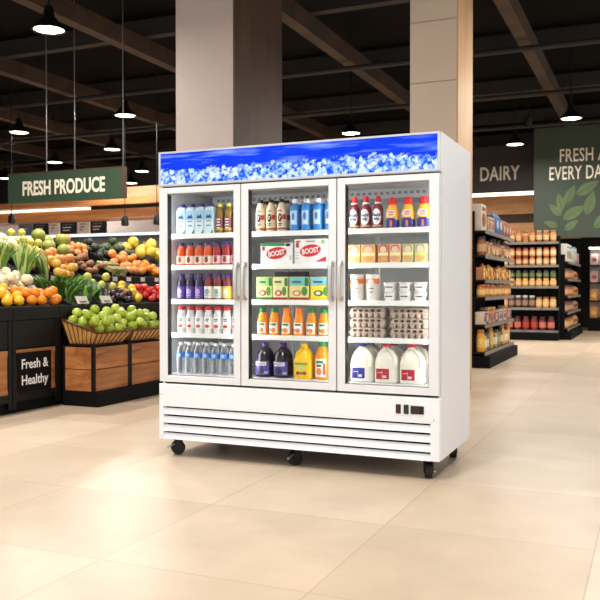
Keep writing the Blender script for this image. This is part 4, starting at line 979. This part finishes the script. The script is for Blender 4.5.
# near aisle shelves, facing the aisle on +X
g1l = [.21, .58, .95, 1.18, 1.51, 1.84]
shelving('aisle_shelves', 'black aisle shelves of packaged goods just right of the refrigerator', (.85, 6.52, 0), pi / 2, 2.4, .5, g1l, 2.1)
S = lambda n_: '%s shelf of the near aisle shelves' % n_
Y0, Y1 = 6.56, 8.88
bx = lambda *a: pack(*a)
fill([(pack((216, 200, 180), (150, 84, 50), .34, .12, .36), 'big cream carton')], 'y', 6.56, 6.96, .72, 1.84, S('top'), 'goods on the near aisle shelves', pi / 2, 'box', .38)
fill([(pack((206, 178, 146), (170, 100, 60), .22, .1, .22), 'tan food box')], 'y', 6.98, 7.44, .75, 1.84, S('top'), 'goods on the near aisle shelves', pi / 2, 'box', .23)
fill([(pack((66, 96, 150), (186, 196, 214), .27, .14, .32, 'bag'), 'blue snack bag')], 'y', 7.46, 8.04, .75, 1.84, S('top'), 'goods on the near aisle shelves', pi / 2, 'bag', .28)
fill([(pack((146, 78, 60), (206, 170, 150), .22, .14, .27, 'bag'), 'red brown snack bag')], 'y', 8.06, 8.88, .75, 1.84, S('top'), 'goods on the near aisle shelves', pi / 2, 'bag', .26)
mixr = random.Random(21)
def mixed(opts, n):
    out = []
    while len(out) < n:
        q = opts[:]; mixr.shuffle(q); out += q
    return out[:n]
rowset = [
 (1.51, 'second', [(jar((150, 84, 50), (50, 34, 30), (206, 160, 110), .052, .25), 'brown sauce bottle'), (jar((196, 130, 76), (70, 40, 30), (226, 190, 150), .055, .2), 'tan jar'), (jar((92, 52, 40), (40, 30, 30), (190, 150, 120), .05, .27), 'dark brown bottle'), (pack((206, 160, 116), (120, 66, 44), .11, .1, .19), 'small tan box')], .128),
 (1.18, 'third', [(pack((206, 130, 40), (236, 190, 90), .13, .11, .22, 'bag'), 'orange snack bag'), (pack((230, 178, 56), (170, 90, 50), .13, .11, .2, 'bag'), 'yellow snack bag'), (jar((110, 60, 40), (60, 36, 30), (210, 150, 90), .05, .19), 'brown jar'), (pack((190, 120, 70), (240, 210, 150), .12, .1, .17), 'light brown box')], .140),
 (.95, 'fourth', [(jar((206, 120, 40), (230, 180, 80), (236, 170, 80), .055, .17), 'orange jar'), (jar((190, 100, 40), (90, 50, 36), (226, 190, 120), .055, .18), 'amber jar'), (jar((220, 150, 60), (206, 90, 40), (240, 200, 130), .055, .16), 'honey yellow jar')], .128),
 (.58, 'fifth', [(pack((206, 134, 110), (70, 90, 140), .16, .12, .15), 'salmon box'), (pack((62, 74, 112), (220, 170, 120), .16, .12, .19), 'blue box'), (pack((214, 160, 100), (150, 70, 50), .16, .12, .22), 'orange box'), (pack((226, 200, 170), (60, 60, 90), .16, .12, .17), 'cream box')], .175),
 (.21, 'bottom', [(pack((120, 130, 70), (200, 196, 150), .15, .12, .24, 'bag'), 'green food bag'), (jar((196, 160, 120), (60, 40, 36), (236, 220, 200), .06, .25), 'cream bottle'), (jar((230, 160, 50), (200, 120, 40), (236, 190, 90), .06, .3), 'orange juice bottle'), (jar((120, 80, 50), (40, 30, 30), (226, 200, 150), .06, .26), 'brown bottle')], .158)]
for z, n_, opts, stp in rowset:
    fill(mixed(opts, 24), 'y', Y0, Y1, .76, z, S(n_), 'goods on the near aisle shelves', pi / 2, 'food pack', stp, nm='food_pack')
# far shelves: a front run and a run along the aisle
shelving('end_shelves', 'black end shelves of jars facing the viewer in the distance', (-.45, 12.75, 0), 0, 1.585, .3, [.2, .66, 1.10, 1.53, 2.0], 2.12)
S = lambda n_: '%s shelf of the far end shelves' % n_
A0, A1, yo = -.42, 1.11, 12.83; GG = 'jars on the far end shelves'
fill(mixed([(jar((196, 124, 70), (150, 90, 50), (220, 176, 120), .058, .24), 'tan jar'), (jar((160, 96, 54), (190, 130, 70), (226, 190, 140), .058, .24), 'light brown jar'), (jar((206, 150, 90), (120, 70, 40), (190, 120, 70), .058, .22), 'caramel jar')], 11), 'x', A0, A1, yo, 2.0, S('top'), GG, 0, 'jar', .137)
fill(mixed([(jar((206, 136, 80), (150, 60, 36), (232, 196, 150), .056, .18), 'peach coloured jar'), (jar((176, 100, 56), (120, 46, 30), (226, 180, 130), .056, .18), 'rust jar'), (jar((214, 160, 100), (150, 90, 50), (240, 214, 170), .056, .18), 'pale tan jar')], 11), 'x', A0, A1, yo, 1.53, S('second'), GG, 0, 'jar', .137, 2, .1812)
fill([(jar((216, 150, 80), (226, 190, 120), (236, 190, 120), .062, .16), 'amber jar')], 'x', A0, A1, yo, 1.10, S('third'), GG, 0, 'jar', .137)
fill(mixed([(jar((60, 74, 40), (40, 40, 30), (100, 112, 66), .056, .17), 'dark green jar'), (jar((44, 46, 34), (30, 30, 26), (130, 140, 80), .056, .17), 'olive black jar')], 11), 'x', A0, A1, yo, 1.2616, S('third') + ' above amber', GG, 0, 'jar', .137)
fill([(jar((200, 124, 66), (90, 50, 36), (226, 180, 130), .062, .25), 'tan jar'), (jar((70, 46, 40), (200, 190, 180), (150, 120, 100), .062, .25), 'dark brown jar'), (jar((210, 160, 96), (150, 90, 40), (226, 190, 130), .062, .22), 'honey jar')], 'x', A0, A1, yo, .66, S('fourth'), GG, 0, 'jar', .137)
fill(mixed([(jar((120, 24, 20), (90, 22, 20), (176, 60, 50), .07, .28), 'red sauce jar'), (jar((96, 20, 18), (60, 20, 18), (200, 110, 90), .07, .28), 'dark red jar')], 9), 'x', A0, A1, yo, .2, S('bottom'), GG, 0, 'jar', .165)
g2l = [.23, .565, .90, 1.25, 1.61]
shelving('aisle_shelves', 'black far aisle shelves beside the end shelves, boxes on top', (1.29, 13.07, 0), pi / 2, 2.95, .215, g2l, 1.75, core=.03)
S = lambda n_: '%s shelf of the far aisle shelves' % n_
Y0, Y1, GG = 13.10, 15.98, 'goods on the far aisle shelves'
fill([(pack((222, 216, 204), (60, 70, 80), .3, .12, .36), 'white box'), (pack((226, 206, 150), (200, 170, 90), .3, .12, .3), 'pale yellow box'), (pack((96, 156, 184), (190, 214, 220), .3, .12, .36), 'light blue box'), (pack((170, 90, 50), (210, 150, 100), .3, .12, .26), 'brown box')], 'y', Y0, Y1, 1.20, 1.61, S('top'), GG, pi / 2, 'box', .32)
for z, nm_, c1, c2 in ((1.25, 'second', (150, 90, 56), (206, 150, 96)), (.90, 'third', (170, 96, 56), (214, 160, 110)), (.565, 'fourth', (130, 90, 70), (190, 150, 120)), (.23, 'bottom', (176, 120, 60), (220, 176, 110))):
    fill([(jar(c1, (80, 46, 34), c2, .075, .22), 'brown jar'), (pack(c2, c1, .15, .12, .2, 'bag'), 'tan food bag')], 'y', Y0, Y1, 1.192, z, S(nm_), GG, pi / 2, 'jar', .165, nm='food_pack')
# far cooler
t = thing('meat_cooler', 'open black cooler with lit shelves at the far right', 'cooler', (1.40, 17.0, 0))
MB().box(0, 2.4, -.1, .6, 0, .30, black_matte).build('base', t, False); MB().box(0, 2.4, .5, .6, .3, 2.1, pm('case_back', (196, 180, 174), .5)).build('back', t, False)
MB().box(0, 2.4, -.05, .6, 2.06, 2.2, black_metal).build('canopy', t, False); MB().box(.02, 2.38, 0, .06, 2.03, 2.06, emis('cooler_glow', (255, 244, 234), 14)).build('light_strip', t, False)
for z in (.32, .75, 1.2, 1.63): MB().box(0, 2.4, -.02, .5, z - .03, z, black_metal).build('shelf', t, False)
GG = 'packs in the far cooler'
for z, n_, c1, c2, dsc in ((1.63, 'top', (244, 226, 222), (214, 130, 126), 'pale pink meat pack'), (1.2, 'second', (226, 190, 184), (196, 100, 96), 'pink meat pack'), (.75, 'third', (226, 150, 70), (240, 196, 120), 'orange pack'), (.32, 'bottom', (216, 140, 60), (236, 186, 100), 'orange pack')):
    fill([(pack(c1, c2, .2, .14, .28, 'bag'), dsc)], 'x', 1.42, 3.4, 17.1, z, '%s shelf of the far cooler' % n_, GG, 0, 'pack', .22, nm='food_pack')
# packages in the far-left wall case
GG = 'cartons in the far wall case'
for z, n_ in ((1.97, 'top'), (1.75, 'second')):
    fill([(pack((222, 206, 190), (206, 140, 100), .2, .1, .2), 'pale carton'), (pack((96, 120, 66), (160, 176, 110), .2, .1, .18), 'green carton'), (pack((206, 150, 110), (230, 200, 170), .2, .1, .2), 'orange carton'), (pack((60, 50, 48), (150, 110, 90), .2, .1, .19), 'dark carton'), (pack((226, 216, 206), (150, 160, 170), .2, .1, .2), 'white carton'), (pack((150, 70, 60), (220, 180, 160), .2, .1, .2), 'red carton'), (pack((70, 110, 60), (140, 160, 90), .2, .1, .2), 'leaf green carton')],
         'x', -13.2, -6.6, 12.1, z, '%s shelf of the far wall case' % n_, GG, 0, 'carton', .23, nm='carton')
# small spots hung over the produce
for q, (x, y, z, nm) in enumerate([(-5.964, 8, 2.2, 'right of the produce sign'), (-5.275, 8, 2.2, 'close beside the refrigerator'), (-8.25, 7.6, 2.28, 'at the left edge of the picture')]):
    t = thing('hanging_spot', 'small black hanging spotlight over the produce, ' + nm, 'lamp', (x, y, z), 0, 'small black spotlights over the produce')
    MB().lathe([(.05, 0), (.07, .02), (.06, .14), (.02, .2)], black_metal, 14).build('housing', t)
    MB().tube([(0, 0, .19), (0, 0, 5.3 - z)], .008, black_metal, 6).build('cord', t)
